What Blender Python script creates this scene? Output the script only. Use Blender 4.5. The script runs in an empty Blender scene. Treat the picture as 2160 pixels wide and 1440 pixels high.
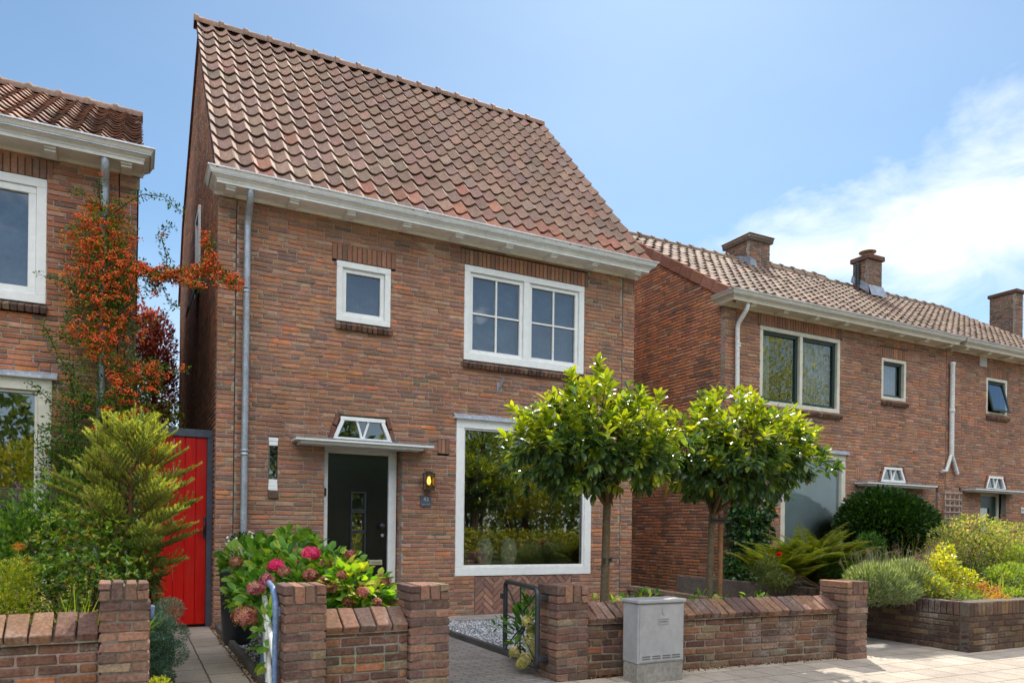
import bpy, math, random
import numpy as np
from math import pi, sin, cos, radians, sqrt, floor
from mathutils import Vector, Matrix

rnd = random.Random(11)
npr = np.random.RandomState(5)
sc = bpy.context.scene
COL = bpy.data.collections.new("place"); sc.collection.children.link(COL)

# ------------------------------------------------------------------ camera
FPX, CX, CY = 1557., 1080., 1117.
yaw, roll = radians(-27.2), radians(.7)
FW = np.array([-sin(yaw), cos(yaw), 0.]); R0 = np.array([cos(yaw), sin(yaw), 0.]); U0 = np.array([0, 0, 1.])
RT = cos(roll) * R0 + sin(roll) * U0; UP = -sin(roll) * R0 + cos(roll) * U0
CAM = np.array([0., -9., 1.17])
def ray(px, py): return RT * (px - CX) / FPX - UP * (py - CY) / FPX + FW
def at(px, py, Y):                       # measured point on the plane y = Y
    d = ray(px, py); return CAM + d * (Y - CAM[1]) / d[1]
def atx(px, py, X):
    d = ray(px, py); return CAM + d * (X - CAM[0]) / d[0]
cd = bpy.data.cameras.new("camera"); cam = bpy.data.objects.new("camera", cd); COL.objects.link(cam)
cd.sensor_width = 36; cd.lens = FPX / 2160 * 36; cd.shift_y = (CY - 720) / 2160; cd.clip_end = 2000; cd.clip_start = .05
M = Matrix(((RT[0], UP[0], -FW[0], CAM[0]), (RT[1], UP[1], -FW[1], CAM[1]), (RT[2], UP[2], -FW[2], CAM[2]), (0, 0, 0, 1)))
cam.matrix_world = M; sc.camera = cam

# ------------------------------------------------------------------ colour
def hx(s):
    s = s.lstrip('#'); v = [int(s[i:i+2], 16) / 255 for i in (0, 2, 4)]
    return tuple(c / 12.92 if c < .04045 else ((c + .055) / 1.055) ** 2.4 for c in v)
def jit(c, a=.12, r=rnd):
    k = 1 + r.uniform(-a, a); return tuple(max(0, x * k * (1 + r.uniform(-a, a) * .3)) for x in c)

# ------------------------------------------------------------------ mesh accumulator
class MB:
    def __init__(s): s.v = []; s.c = []; s.f = {}; s.n = 0
    def add(s, v, faces, col=(.5, .5, .5), mi=0, sm=False):
        v = np.asarray(v, float).reshape(-1, 3); k = len(v)
        c = np.asarray(col, float)
        s.c.append(np.tile(c, (k, 1)) if c.ndim == 1 else c); s.v.append(v)
        for f in faces: s.f.setdefault((len(f), mi, sm), []).append(np.array([f]) + s.n)
        s.n += k
    def inst(s, T, faces, pos, R, size, cols, mi=0, sm=False):
        T = np.asarray(T, float); pos = np.asarray(pos, float); k = len(pos)
        if k == 0: return
        size = np.asarray(size, float)
        if size.ndim == 0: size = np.full((k, 3), float(size))
        if size.ndim == 1: size = np.repeat(size[:, None], 3, 1)
        P = T[None] * size[:, None, :]
        V = np.einsum('kij,knj->kni', R, P) + pos[:, None, :]
        n = len(T); s.v.append(V.reshape(-1, 3))
        cols = np.asarray(cols, float)
        if cols.ndim == 1: cols = np.tile(cols, (k, 1))
        s.c.append(np.repeat(cols, n, 0)); off = (np.arange(k) * n + s.n)[:, None]
        for f in faces: s.f.setdefault((len(f), mi, sm), []).append(np.array([f]) + off)
        s.n += k * n
    def box(s, x0, x1, y0, y1, z0, z1, col=(.5, .5, .5), mi=0):
        s.add([(x0, y0, z0), (x1, y0, z0), (x1, y1, z0), (x0, y1, z0), (x0, y0, z1), (x1, y0, z1), (x1, y1, z1), (x0, y1, z1)],
              [(0, 3, 2, 1), (4, 5, 6, 7), (0, 1, 5, 4), (1, 2, 6, 5), (2, 3, 7, 6), (3, 0, 4, 7)], col, mi)
    def cbox(s, x0, x1, y0, y1, z0, z1, col=(.5, .5, .5), b=.006, j=.002, mi=0):   # bevelled, slightly uneven box
        s.boxes_c(np.array([[(x0+x1)/2, (y0+y1)/2, (z0+z1)/2]]), np.array([[x1-x0, y1-y0, z1-z0]]), np.array([col]), b, j, None, mi)
    def boxes_c(s, cen, dim, cols, b=.006, j=.002, R=None, mi=0):
        k = len(cen)
        if k == 0: return
        sg = np.array([(x, y, z) for z in (-1, 1) for y in (-1, 1) for x in (-1, 1)], float)
        h = dim / 2; V = np.zeros((k, 24, 3)); bb = np.minimum(b, h.min(1) * .6)[:, None]
        jt = npr.uniform(-j, j, (k, 8, 3))
        for i in range(8):
            base = sg[i][None] * h + jt[:, i]
            for a in range(3):
                off = -sg[i][None] * bb; off = off.copy(); off[:, a] = 0
                V[:, i * 3 + a] = base + off
        if R is not None: V = np.einsum('kij,knj->kni', R, V)
        V += cen[:, None, :]
        F = BOXF; s.v.append(V.reshape(-1, 3)); s.c.append(np.repeat(np.asarray(cols, float), 24, 0))
        off = (np.arange(k) * 24 + s.n)[:, None]
        for f in F: s.f.setdefault((len(f), mi, False), []).append(np.array([f]) + off)
        s.n += k * 24
    def tube(s, pts, rad, n=8, col=(.3, .2, .1), mi=0, cap=True, sm=True):
        pts = [np.array(p, float) for p in pts]; m = len(pts)
        if not hasattr(rad, '__len__'): rad = [rad] * m
        V = []; prev = None
        for i in range(m):
            d = pts[min(i+1, m-1)] - pts[max(i-1, 0)]; d /= (np.linalg.norm(d) + 1e-9)
            a = prev if prev is not None else (np.array([0, 0, 1.]) if abs(d[2]) < .9 else np.array([1., 0, 0]))
            a = a - d * (a @ d); a /= (np.linalg.norm(a) + 1e-9); b = np.cross(d, a); prev = a
            for k in range(n):
                t = 2 * pi * k / n; V.append(pts[i] + rad[i] * (cos(t) * a + sin(t) * b))
        F = [(i*n+k, i*n+(k+1) % n, (i+1)*n+(k+1) % n, (i+1)*n+k) for i in range(m-1) for k in range(n)]
        s.add(V, F, col, mi, sm)
        if cap:
            s.add(V[:n], [tuple(range(n))[::-1]], col, mi); s.add(V[-n:], [tuple(range(n))], col, mi)
    def lathe(s, c, prof, n=20, col=(.5, .5, .5), mi=0):
        V = [(c[0] + r*cos(2*pi*k/n), c[1] + r*sin(2*pi*k/n), c[2] + z) for r, z in prof for k in range(n)]
        F = [(i*n+k, i*n+(k+1) % n, (i+1)*n+(k+1) % n, (i+1)*n+k) for i in range(len(prof)-1) for k in range(n)]
        s.add(V, F, col, mi, True)
    def build(s, name, mats, parent=None, **kw):
        me = bpy.data.meshes.new(name)
        V = np.concatenate(s.v); Cc = np.concatenate(s.c)
        me.vertices.add(len(V)); me.vertices.foreach_set('co', V.ravel())
        L, S, T, MI, SM = [], [], [], [], []; pos = 0
        for (n, mi, sm), lst in s.f.items():
            A = np.concatenate([np.broadcast_to(x, (len(x), n)) for x in lst]); k = len(A)
            L.append(A.ravel()); S.append(pos + np.arange(k) * n); T.append(np.full(k, n)); MI.append(np.full(k, mi)); SM.append(np.full(k, sm)); pos += k * n
        L = np.concatenate(L).astype(np.int32); S = np.concatenate(S).astype(np.int32); T = np.concatenate(T).astype(np.int32)
        me.loops.add(len(L)); me.loops.foreach_set('vertex_index', L)
        me.polygons.add(len(S)); me.polygons.foreach_set('loop_start', S); me.polygons.foreach_set('loop_total', T)
        me.polygons.foreach_set('material_index', np.concatenate(MI).astype(np.int32)); me.polygons.foreach_set('use_smooth', np.concatenate(SM))
        me.update(calc_edges=True)
        at_ = me.color_attributes.new('Col', 'FLOAT_COLOR', 'POINT')
        at_.data.foreach_set('color', np.concatenate([Cc, np.ones((len(Cc), 1))], 1).ravel())
        for m in (mats if isinstance(mats, (list, tuple)) else [mats]): me.materials.append(m)
        o = bpy.data.objects.new(name, me); COL.objects.link(o)
        if parent is not None: o.parent = parent; o.matrix_parent_inverse = Matrix.Translation(-parent.location)
        for k2, v2 in kw.items(): o[k2] = v2
        return o
def _boxf():
    idx = {}; k = 0
    for z in (0, 1):
        for y in (0, 1):
            for x in (0, 1): idx[(x, y, z)] = k; k += 1
    F = []
    for a in range(3):
        o = [i for i in range(3) if i != a]
        for sgn in (0, 1):
            q = []
            for (p, r) in ((0, 0), (1, 0), (1, 1), (0, 1)):
                t = [0, 0, 0]; t[a] = sgn; t[o[0]] = p; t[o[1]] = r; q.append(idx[tuple(t)] * 3 + a)
            flip = (sgn == 0) ^ (a == 1)
            F.append(tuple(q[::-1] if flip else q))
    for a in range(3):                      # edge chamfers along axis a
        o = [i for i in range(3) if i != a]
        for p in (0, 1):
            for r in (0, 1):
                t0 = [0, 0, 0]; t0[o[0]] = p; t0[o[1]] = r; t1 = list(t0); t1[a] = 1
                i0, i1 = idx[tuple(t0)], idx[tuple(t1)]
                F.append((i0*3+o[0], i1*3+o[0], i1*3+o[1], i0*3+o[1]))
    for i in range(8): F.append((i*3, i*3+1, i*3+2))
    return F
BOXF = _boxf()
def thing(name, label, cat, loc=(0, 0, 0), group=None):
    o = bpy.data.objects.new(name, None); COL.objects.link(o); o.location = loc; o.empty_display_size = .1
    o['label'] = label; o['category'] = cat
    if group: o['group'] = group
    return o
def tag(o, label, cat, group=None):
    o['label'] = label; o['category'] = cat
    if group: o['group'] = group
    return o

# ------------------------------------------------------------------ materials
def newmat(name):
    m = bpy.data.materials.new(name); m.use_nodes = True; nt = m.node_tree; nt.nodes.clear()
    out = nt.nodes.new('ShaderNodeOutputMaterial'); return m, nt, out
def nd(nt, t, **kw):
    n = nt.nodes.new(t)
    for k, v in kw.items():
        if k.startswith('i_'):
            key = k[2:]; n.inputs[int(key) if key.isdigit() else key].default_value = v
        else: setattr(n, k, v)
    return n
def mixc(nt, fac, a, b, bt='MIX'):
    n = nt.nodes.new('ShaderNodeMix'); n.data_type = 'RGBA'; n.blend_type = bt
    for s_, v in ((0, fac), (6, a), (7, b)):
        if hasattr(v, 'is_linked') or hasattr(v, 'links'): nt.links.new(v, n.inputs[s_])
        else: n.inputs[s_].default_value = v if s_ == 0 else (*v[:3], 1)
    return n.outputs[2]
def ramp(nt, src, stops):
    n = nt.nodes.new('ShaderNodeValToRGB'); nt.links.new(src, n.inputs[0]); el = n.color_ramp.elements
    while len(el) > 2: el.remove(el[-1])
    for i, (p, c) in enumerate(stops):
        e = el[i] if i < 2 else el.new(p); e.position = p; e.color = (*c, 1) if hasattr(c, '__len__') else (c, c, c, 1)
    return n.outputs[0]
def wpos(nt): return nt.nodes.new('ShaderNodeNewGeometry').outputs['Position']
def noise(nt, scale, detail=4, rough=.6, vec=None, dist=0):
    n = nd(nt, 'ShaderNodeTexNoise'); n.inputs['Scale'].default_value = scale; n.inputs['Detail'].default_value = detail
    n.inputs['Roughness'].default_value = rough; n.inputs['Distortion'].default_value = dist
    nt.links.new(vec if vec is not None else wpos(nt), n.inputs['Vector']); return n.outputs['Fac']
def bump(nt, h, strength=.3, dist=.01):
    b = nd(nt, 'ShaderNodeBump'); b.inputs['Strength'].default_value = strength; b.inputs['Distance'].default_value = dist
    nt.links.new(h, b.inputs['Height']); return b.outputs['Normal']
def colsrc(nt, base):
    if base is None:
        a = nd(nt, 'ShaderNodeAttribute', attribute_name='Col'); return a.outputs['Color']
    c = nd(nt, 'ShaderNodeRGB'); c.outputs[0].default_value = (*base, 1); return c.outputs[0]
def rough_mat(name, base=None, rough=.9, n1=(30, .75, 1.2), n2=(1.5, .8, 1.15), bs=.25, bscale=120, metal=0, spec=.3, white=0, wscale=2.5, moss=0, coat=0, mott=0):
    m, nt, out = newmat(name); p = nd(nt, 'ShaderNodeBsdfPrincipled'); nt.links.new(p.outputs[0], out.inputs[0])
    c = colsrc(nt, base)
    for sc_, lo, hi in (n1, n2):
        r = ramp(nt, noise(nt, sc_), [(.3, lo), (.7, hi)]); c = mixc(nt, 1., c, r, 'MULTIPLY')
    if mott:
        mpv = nd(nt, 'ShaderNodeMapping'); nt.links.new(wpos(nt), mpv.inputs[0]); mpv.inputs['Scale'].default_value = (5, 5, .5); c = mixc(nt, 1., c, ramp(nt, noise(nt, 1, 5, .65, mpv.outputs[0]), [(.3, .82), (.7, 1.12)]), 'MULTIPLY')
        w = ramp(nt, noise(nt, 22, 3, .6, None, .6), [(.42, 0.), (.62, mott)]); c = mixc(nt, w, c, mixc(nt, 1., c, (1.14, .97, .86), 'MULTIPLY')); w = ramp(nt, noise(nt, 15, 4, .7), [(.5, 0.), (.7, mott)]); c = mixc(nt, w, c, (.2, .15, .125))
    if white:
        w = ramp(nt, noise(nt, wscale, 6, .7), [(.5, 0.), (.68, 1.)]); w2 = ramp(nt, noise(nt, 60, 3), [(.35, 0.), (.65, 1.)])
        f = nd(nt, 'ShaderNodeMath', operation='MULTIPLY'); nt.links.new(w, f.inputs[0]); nt.links.new(w2, f.inputs[1])
        f2 = nd(nt, 'ShaderNodeMath', operation='MULTIPLY'); nt.links.new(f.outputs[0], f2.inputs[0]); f2.inputs[1].default_value = white
        c = mixc(nt, f2.outputs[0], c, (.42, .39, .36))
    if moss:
        w = ramp(nt, noise(nt, 3.1, 8, .75), [(.55, 0.), (.75, moss)]); c = mixc(nt, w, c, (.11, .1, .05))
    nt.links.new(c, p.inputs['Base Color']); p.inputs['Roughness'].default_value = rough; p.inputs['Metallic'].default_value = metal
    p.inputs['Specular IOR Level'].default_value = spec; p.inputs['Coat Weight'].default_value = coat
    if bs: nt.links.new(bump(nt, noise(nt, bscale, 5, .65), bs, .004), p.inputs['Normal'])
    return m
def leaf_mat(name, rough=.38, trans=.42, tint=(1.5, 1.7, .35), spec=.5, hue=(1.08, .98, .88)):
    m, nt, out = newmat(name); p = nd(nt, 'ShaderNodeBsdfPrincipled'); c = colsrc(nt, None)
    if hue: c = mixc(nt, 1., c, hue, 'MULTIPLY')
    c = mixc(nt, 1., c, ramp(nt, noise(nt, 9, 2), [(.3, .75), (.7, 1.25)]), 'MULTIPLY')
    nt.links.new(c, p.inputs['Base Color']); p.inputs['Roughness'].default_value = rough; p.inputs['Specular IOR Level'].default_value = spec
    t = nd(nt, 'ShaderNodeBsdfTranslucent'); nt.links.new(mixc(nt, 1., c, tint, 'MULTIPLY'), t.inputs[0])
    mx = nd(nt, 'ShaderNodeMixShader'); mx.inputs[0].default_value = trans
    nt.links.new(p.outputs[0], mx.inputs[1]); nt.links.new(t.outputs[0], mx.inputs[2]); nt.links.new(mx.outputs[0], out.inputs[0]); return m
def glass_mat(name, refl=.12, tint=(.9, .95, .93), wob=.02):
    m, nt, out = newmat(name); t = nd(nt, 'ShaderNodeBsdfTransparent'); t.inputs[0].default_value = (*tint, 1)
    g = nd(nt, 'ShaderNodeBsdfGlossy'); g.inputs['Roughness'].default_value = .015
    nt.links.new(bump(nt, noise(nt, 1.3, 2), wob, .05), g.inputs['Normal'])
    fr = nd(nt, 'ShaderNodeFresnel'); fr.inputs[0].default_value = 1.6
    a = nd(nt, 'ShaderNodeMath', operation='MULTIPLY_ADD'); nt.links.new(fr.outputs[0], a.inputs[0]); a.inputs[1].default_value = 1.3; a.inputs[2].default_value = refl
    a.use_clamp = True
    mx = nd(nt, 'ShaderNodeMixShader'); nt.links.new(a.outputs[0], mx.inputs[0]); nt.links.new(t.outputs[0], mx.inputs[1]); nt.links.new(g.outputs[0], mx.inputs[2])
    nt.links.new(mx.outputs[0], out.inputs[0]); return m
def brick_shader(name, axis='y', course=.054, L=.218):
    m, nt, out = newmat(name); p = nd(nt, 'ShaderNodeBsdfPrincipled'); nt.links.new(p.outputs[0], out.inputs[0])
    sx = nd(nt, 'ShaderNodeSeparateXYZ'); nt.links.new(wpos(nt), sx.inputs[0]); cb = nd(nt, 'ShaderNodeCombineXYZ')
    nt.links.new(sx.outputs[1 if axis == 'y' else 0], cb.inputs[0]); nt.links.new(sx.outputs[2], cb.inputs[1])
    b = nd(nt, 'ShaderNodeTexBrick'); nt.links.new(cb.outputs[0], b.inputs['Vector'])
    b.inputs['Scale'].default_value = 1; b.inputs['Brick Width'].default_value = L; b.inputs['Row Height'].default_value = course; b.inputs['Mortar Size'].default_value = .005
    b.inputs['Color1'].default_value = (.25, .1, .055, 1); b.inputs['Color2'].default_value = (.11, .055, .045, 1); b.inputs['Mortar'].default_value = (.16, .13, .11, 1)
    c = mixc(nt, 1., b.outputs[0], ramp(nt, noise(nt, 3), [(.3, .7), (.7, 1.2)]), 'MULTIPLY'); nt.links.new(c, p.inputs['Base Color']); p.inputs['Roughness'].default_value = .9
    iv = nd(nt, 'ShaderNodeMath', operation='SUBTRACT'); iv.inputs[0].default_value = 1; nt.links.new(b.outputs['Fac'], iv.inputs[1])
    nt.links.new(bump(nt, iv.outputs[0], .6, .006), p.inputs['Normal']); return m

BRICK = rough_mat('facade_brick', None, .88, (60, .78, 1.22), (.7, .74, 1.2), .6, 150, spec=.25, mott=.7, white=.12, wscale=6)
MORTAR = rough_mat('mortar', None, .95, (60, .7, 1.2), (1.2, .75, 1.2), .4, 200)
GBRICK = rough_mat('garden_brick', None, .92, (50, .6, 1.3), (2.2, .7, 1.2), .7, 130, spec=.2, white=.75, wscale=2.0, moss=.5)
GMORT = rough_mat('garden_mortar', None, .95, (40, .7, 1.2), (3, .7, 1.2), .5, 150, moss=.35)
PBRICK = rough_mat('pillar_brick', None, .92, (50, .62, 1.28), (2.6, .75, 1.2), .7, 130, spec=.2, white=.18, wscale=5, moss=.7)
BSH_Y = brick_shader('side_brick'); BSH_X = brick_shader('back_brick', 'x')
TILE = rough_mat('roof_tile', None, .82, (38, .7, 1.25), (1.6, .85, 1.15), .6, 120, spec=.3, moss=.4, white=.12, wscale=9)
WHITE = rough_mat('white_paint', (.87, .87, .85), .42, (12, .93, 1.04), (.8, .94, 1.03), .05, 60, spec=.4)
CREAM = rough_mat('cream_paint', (.72, .68, .56), .5, (9, .85, 1.05), (1.5, .88, 1.04), .08, 60, spec=.4)
GUTW = rough_mat('gutter_paint', None, .5, (14, .95, 1.08), (2.2, .93, 1.12), .15, 80, spec=.4)
ZINC = rough_mat('zinc', (.4, .43, .47), .45, (60, .7, 1.25), (6, .75, 1.2), .1, 90, metal=.55, spec=.5)
LEAD = rough_mat('lead', (.32, .35, .4), .6, (25, .65, 1.3), (5, .8, 1.2), .3, 50, metal=.25)
DARK = rough_mat('dark_interior', (.035, .033, .03), .9, bs=0)
ROOM = rough_mat('room_wall', (.3, .27, .23), .9, bs=0)
GREENP = rough_mat('dark_green_paint', (.02, .045, .035), .3, (20, .8, 1.2), (2, .9, 1.1), .05, 60, spec=.5)
GREYP = rough_mat('slate_paint', (.085, .1, .135), .5, (20, .8, 1.15), (2.5, .85, 1.1), .1, 60, spec=.4)
BLACKD = rough_mat('black_door_paint', (.009, .009, .01), .2, (10, .8, 1.2), (2, .9, 1.1), .5, 24, spec=.5)
BLACKM = rough_mat('black_metal', (.03, .034, .04), .38, (30, .8, 1.2), (3, .9, 1.1), .1, 90, spec=.5)
BLUEM = rough_mat('blue_paint', (.12, .2, .36), .4, (30, .8, 1.2), (18, .8, 1.2), .1, 90, spec=.5, white=.5, wscale=30)
CAB = rough_mat('cabinet_grey', (.36, .36, .37), .5, (18, .9, 1.05), (5, .86, 1.06), .06, 160, spec=.35)
CONC = rough_mat('concrete', None, .9, (35, .7, 1.2), (3, .75, 1.15), .4, 110)
WOOD = rough_mat('bark', None, .85, (40, .65, 1.3), (8, .8, 1.2), .6, 70)
TRELW = rough_mat('weathered_wood', (.42, .36, .32), .9, (40, .7, 1.2), (5, .8, 1.2), .3, 60)
FAB = rough_mat('sky_tinted_net_curtain', (.19, .22, .31), .9, (5, .6, 1.3), (1.6, .5, 1.5), 0, spec=.1)  # net curtain with the blue of the reflected sky painted into its colour
FABW = rough_mat('white_curtain', (.62, .62, .6), .9, (14, .85, 1.08), (2, .8, 1.1), 0, spec=.1)
BLIND = rough_mat('pale_blue_blind', (.84, .95, .96), .85, (3, .92, 1.06), (1.1, .9, 1.06), 0, spec=.15)
POT = rough_mat('glazed_pot', (.93, .95, .88), .2, (8, .8, 1.1), (3, .85, 1.1), 0, spec=.5)
COATED = rough_mat('painted', None, .5, (14, .88, 1.08), (3, .9, 1.08), .08, 90, spec=.4)
LEAF = leaf_mat('leaf_glossy', .27, .4, (1.9, 1.75, .3), .6); LEAFM = leaf_mat('leaf_matt', .55, .42, (1.5, 1.6, .42), .35)
NEEDLE = leaf_mat('needle', .6, .3, (1.5, 1.5, .4), .3); PETAL = leaf_mat('petal', .6, .4, (1.2, 1.1, 1.1), .2, None)
BERRY = rough_mat('berry', None, .3, (40, .8, 1.2), (5, .85, 1.15), 0, spec=.5)
GLASS = glass_mat('window_glass', .24, wob=.012); GLASSU = glass_mat('upper_glass', .2, wob=.03); GLASSF = glass_mat('frosted_front', .02, (.95, .99, 1))
def soil_mat():
    return rough_mat('soil', (.05, .038, .028), .95, (30, .5, 1.5), (4, .7, 1.3), .8, 60)
SOIL = soil_mat()
def door_red():
    m, nt, out = newmat('red_door_paint'); p = nd(nt, 'ShaderNodeBsdfPrincipled'); nt.links.new(p.outputs[0], out.inputs[0])
    mp = nd(nt, 'ShaderNodeMapping'); nt.links.new(wpos(nt), mp.inputs[0]); mp.inputs['Scale'].default_value = (30, 30, 1.6)
    n1 = noise(nt, 1, 5, .7, mp.outputs[0]); c = ramp(nt, n1, [(.3, (.46, .004, .003)), (.7, (.66, .012, .006))])
    wx = ramp(nt, noise(nt, 3, 4), [(.45, 0.), (.75, .35)]); c = mixc(nt, wx, c, (.5, .06, .035))
    nt.links.new(c, p.inputs['Base Color']); p.inputs['Roughness'].default_value = .42; p.inputs['Specular IOR Level'].default_value = .25; nt.links.new(bump(nt, n1, .25, .003), p.inputs['Normal']); return m
RED = door_red()
def paving(name, w, h, c1, c2, mort, ang=0, ms=.006, bs=.5, off=.5):
    m, nt, out = newmat(name); p = nd(nt, 'ShaderNodeBsdfPrincipled'); nt.links.new(p.outputs[0], out.inputs[0])
    mp = nd(nt, 'ShaderNodeMapping'); nt.links.new(wpos(nt), mp.inputs[0]); mp.inputs['Rotation'].default_value = (0, 0, ang)
    nz = nd(nt, 'ShaderNodeTexNoise'); nz.inputs['Scale'].default_value = 9; nt.links.new(mp.outputs[0], nz.inputs['Vector'])
    va = nd(nt, 'ShaderNodeVectorMath', operation='MULTIPLY_ADD'); nt.links.new(nz.outputs['Color'], va.inputs[0]); va.inputs[1].default_value = (.012, .012, 0); nt.links.new(mp.outputs[0], va.inputs[2])
    b = nd(nt, 'ShaderNodeTexBrick', offset=off); nt.links.new(va.outputs[0], b.inputs['Vector']); b.inputs['Scale'].default_value = 1
    b.inputs['Brick Width'].default_value = w; b.inputs['Row Height'].default_value = h; b.inputs['Mortar Size'].default_value = ms; b.inputs['Mortar Smooth'].default_value = .4
    b.inputs['Color1'].default_value = (*c1, 1); b.inputs['Color2'].default_value = (*c2, 1); b.inputs['Mortar'].default_value = (*mort, 1)
    c = mixc(nt, 1., b.outputs[0], ramp(nt, noise(nt, 70, 4), [(.3, .75), (.7, 1.2)]), 'MULTIPLY')
    c = mixc(nt, 1., c, ramp(nt, noise(nt, 1.8, 6, .7), [(.3, .72), (.7, 1.15)]), 'MULTIPLY')
    c = mixc(nt, ramp(nt, noise(nt, 5, 8, .8), [(.56, 0.), (.76, .65)]), c, mort)
    nt.links.new(c, p.inputs['Base Color']); p.inputs['Roughness'].default_value = .9
    iv = nd(nt, 'ShaderNodeMath', operation='MULTIPLY_ADD'); nt.links.new(b.outputs['Fac'], iv.inputs[0]); iv.inputs[1].default_value = -1.; nt.links.new(noise(nt, 120, 3), iv.inputs[2])
    nt.links.new(bump(nt, iv.outputs[0], bs, .006), p.inputs['Normal']); return m

# ------------------------------------------------------------------ brickwork
PAL_A = [('a87a66', 24), ('ae7f68', 15), ('9c7264', 22), ('926f65', 14), ('b47c60', 8), ('826a61', 5), ('b08e7c', 9), ('c07c58', 3)]
PAL_G = [('6c5048', 30), ('78574c', 25), ('86604f', 16), ('5c4742', 14), ('9c6850', 4), ('806c5e', 9)]
PAL_D = [('765a4e', 30), ('816254', 25), ('67514a', 20), ('8e6a58', 15), ('8f7a66', 8)]
def palpick(pal, k, r=npr):
    w = np.array([p[1] for p in pal], float); ix = r.choice(len(pal), k, p=w / w.sum()); C = np.array([hx(p[0]) for p in pal])[ix]
    return C * r.uniform(.88, 1.12, (k, 1)) * r.uniform(.96, 1.04, (k, 3))
def brick_field(mb, O, du, n, z0, z1, fn, course=.0545, L=.218, pal=PAL_A, joint=.0105, depth=.1, jit_=.003, mcol=(.36, .31, .26), proud=.004, ragged=.003, us=-1, header=.2, tone=1.03):
    """bricks as real chamfered boxes (material 0) on a mortar core (material 1)"""
    O = np.array(O, float); du = np.array(du, float); n = np.array(n, float); Z = np.array([0, 0, 1.])
    cen, dim = [], []; nr = int(math.ceil((z1 - z0) / course))
    Rm = np.stack([du, -n, Z], 1)
    for i in range(nr):
        a = z0 + i * course; b = min(a + course, z1)
        if b - a < .015: continue
        iv = fn((a + b) / 2)
        if not iv: continue
        for (p, q) in iv:
            c8 = [O + du * u + n * e + Z * z for z in (a, b) for e in (-.005, -depth) for u in (p, q)]
            mb.add(c8, [(0, 1, 3, 2), (4, 6, 7, 5), (0, 4, 5, 1), (1, 5, 7, 3), (3, 7, 6, 2), (2, 6, 4, 0)], tuple(x * npr.uniform(.85, 1.15) for x in mcol), 1)
        u = us - (L / 2 if i % 2 else 0) - (npr.randint(0, 2) * L / 4 if header else 0); hi = max(q for p, q in iv)
        while u < hi:
            w = L / 2 if npr.rand() < header else L
            for (p, q) in iv:
                x0 = max(u, p); x1 = min(u + w, q)
                if x1 - x0 > .03:
                    x0 += joint / 2 if x0 > p else 0; x1 -= joint / 2 if x1 < q else 0
                    cen.append((x0, x1, a + joint / 2, b - joint / 2))
            u += w
    if not cen: return
    A = np.array(cen); k = len(A); e = npr.uniform(-ragged, ragged, k) + proud; d = depth * .9
    C_ = O[None] + du[None] * ((A[:, 0] + A[:, 1]) / 2)[:, None] + n[None] * (e - d / 2)[:, None] + Z[None] * ((A[:, 2] + A[:, 3]) / 2)[:, None]
    D_ = np.stack([A[:, 1] - A[:, 0], np.full(k, d), A[:, 3] - A[:, 2]], 1)
    mb.boxes_c(C_, D_, palpick(pal, k) * tone * np.array([1.0, .985, .86]), .005, jit_, np.tile(Rm[None], (k, 1, 1)), 0)
def cut(full, holes):
    """rows of a wall with rectangular / sloping holes: holes are (z0,z1,fn(z)->(a,b))"""
    def fn(z):
        iv = list(full(z) if callable(full) else full)
        for (a, b, g) in holes:
            if a <= z <= b:
                p, q = g(z) if callable(g) else g; o = []
                for (s_, t) in iv:
                    if q <= s_ or p >= t: o.append((s_, t)); continue
                    if p - s_ > .02: o.append((s_, p))
                    if t - q > .02: o.append((q, t))
                iv = o
        return iv
    return fn
PAL_L = [('a67a66', 5), ('9c7264', 4), ('926e62', 3), ('ae7e68', 3), ('866a60', 1)]
def soldiers(mb, x0, x1, z0, z1, Y, w=.062, pal=PAL_L, proud=.006, depth=.1, j=.002, tone=1.):
    k = max(1, int(round((x1 - x0) / w))); w = (x1 - x0) / k
    mb.box(x0, x1, Y + .004, Y + depth, z0, z1, (.15, .12, .1), 1)
    c = np.array([[x0 + w * (i + .5), Y - proud + depth / 2 - .003, (z0 + z1) / 2] for i in range(k)]); d = np.tile([[w - .009, depth, z1 - z0 - .004]], (k, 1))
    mb.boxes_c(c, d, palpick(pal, k) * tone * np.array([1.0, .985, .86]), .005, j)
def sillbricks(mb, x0, x1, z1, Y, w=.064, pal=PAL_D, h=.1, out=.055, tone=.8):
    k = max(1, int(round((x1 - x0) / w))); w = (x1 - x0) / k; t = radians(24)
    Rm = np.array([[1, 0, 0], [0, cos(t), -sin(t)], [0, sin(t), cos(t)]])
    c = np.array([[x0 + w * (i + .5), Y - out + .07, z1 - h * .62] for i in range(k)]); d = np.tile([[w - .008, .17, h * .72]], (k, 1))
    mb.boxes_c(c, d, palpick(pal, k) * tone, .008, .003, np.tile(Rm[None], (k, 1, 1)))
    mb.box(x0 + .01, x1 - .01, Y - out + .03, Y + .1, z1 - h * 1.05, z1 - h * .35, (.12, .1, .085), 1)

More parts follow.
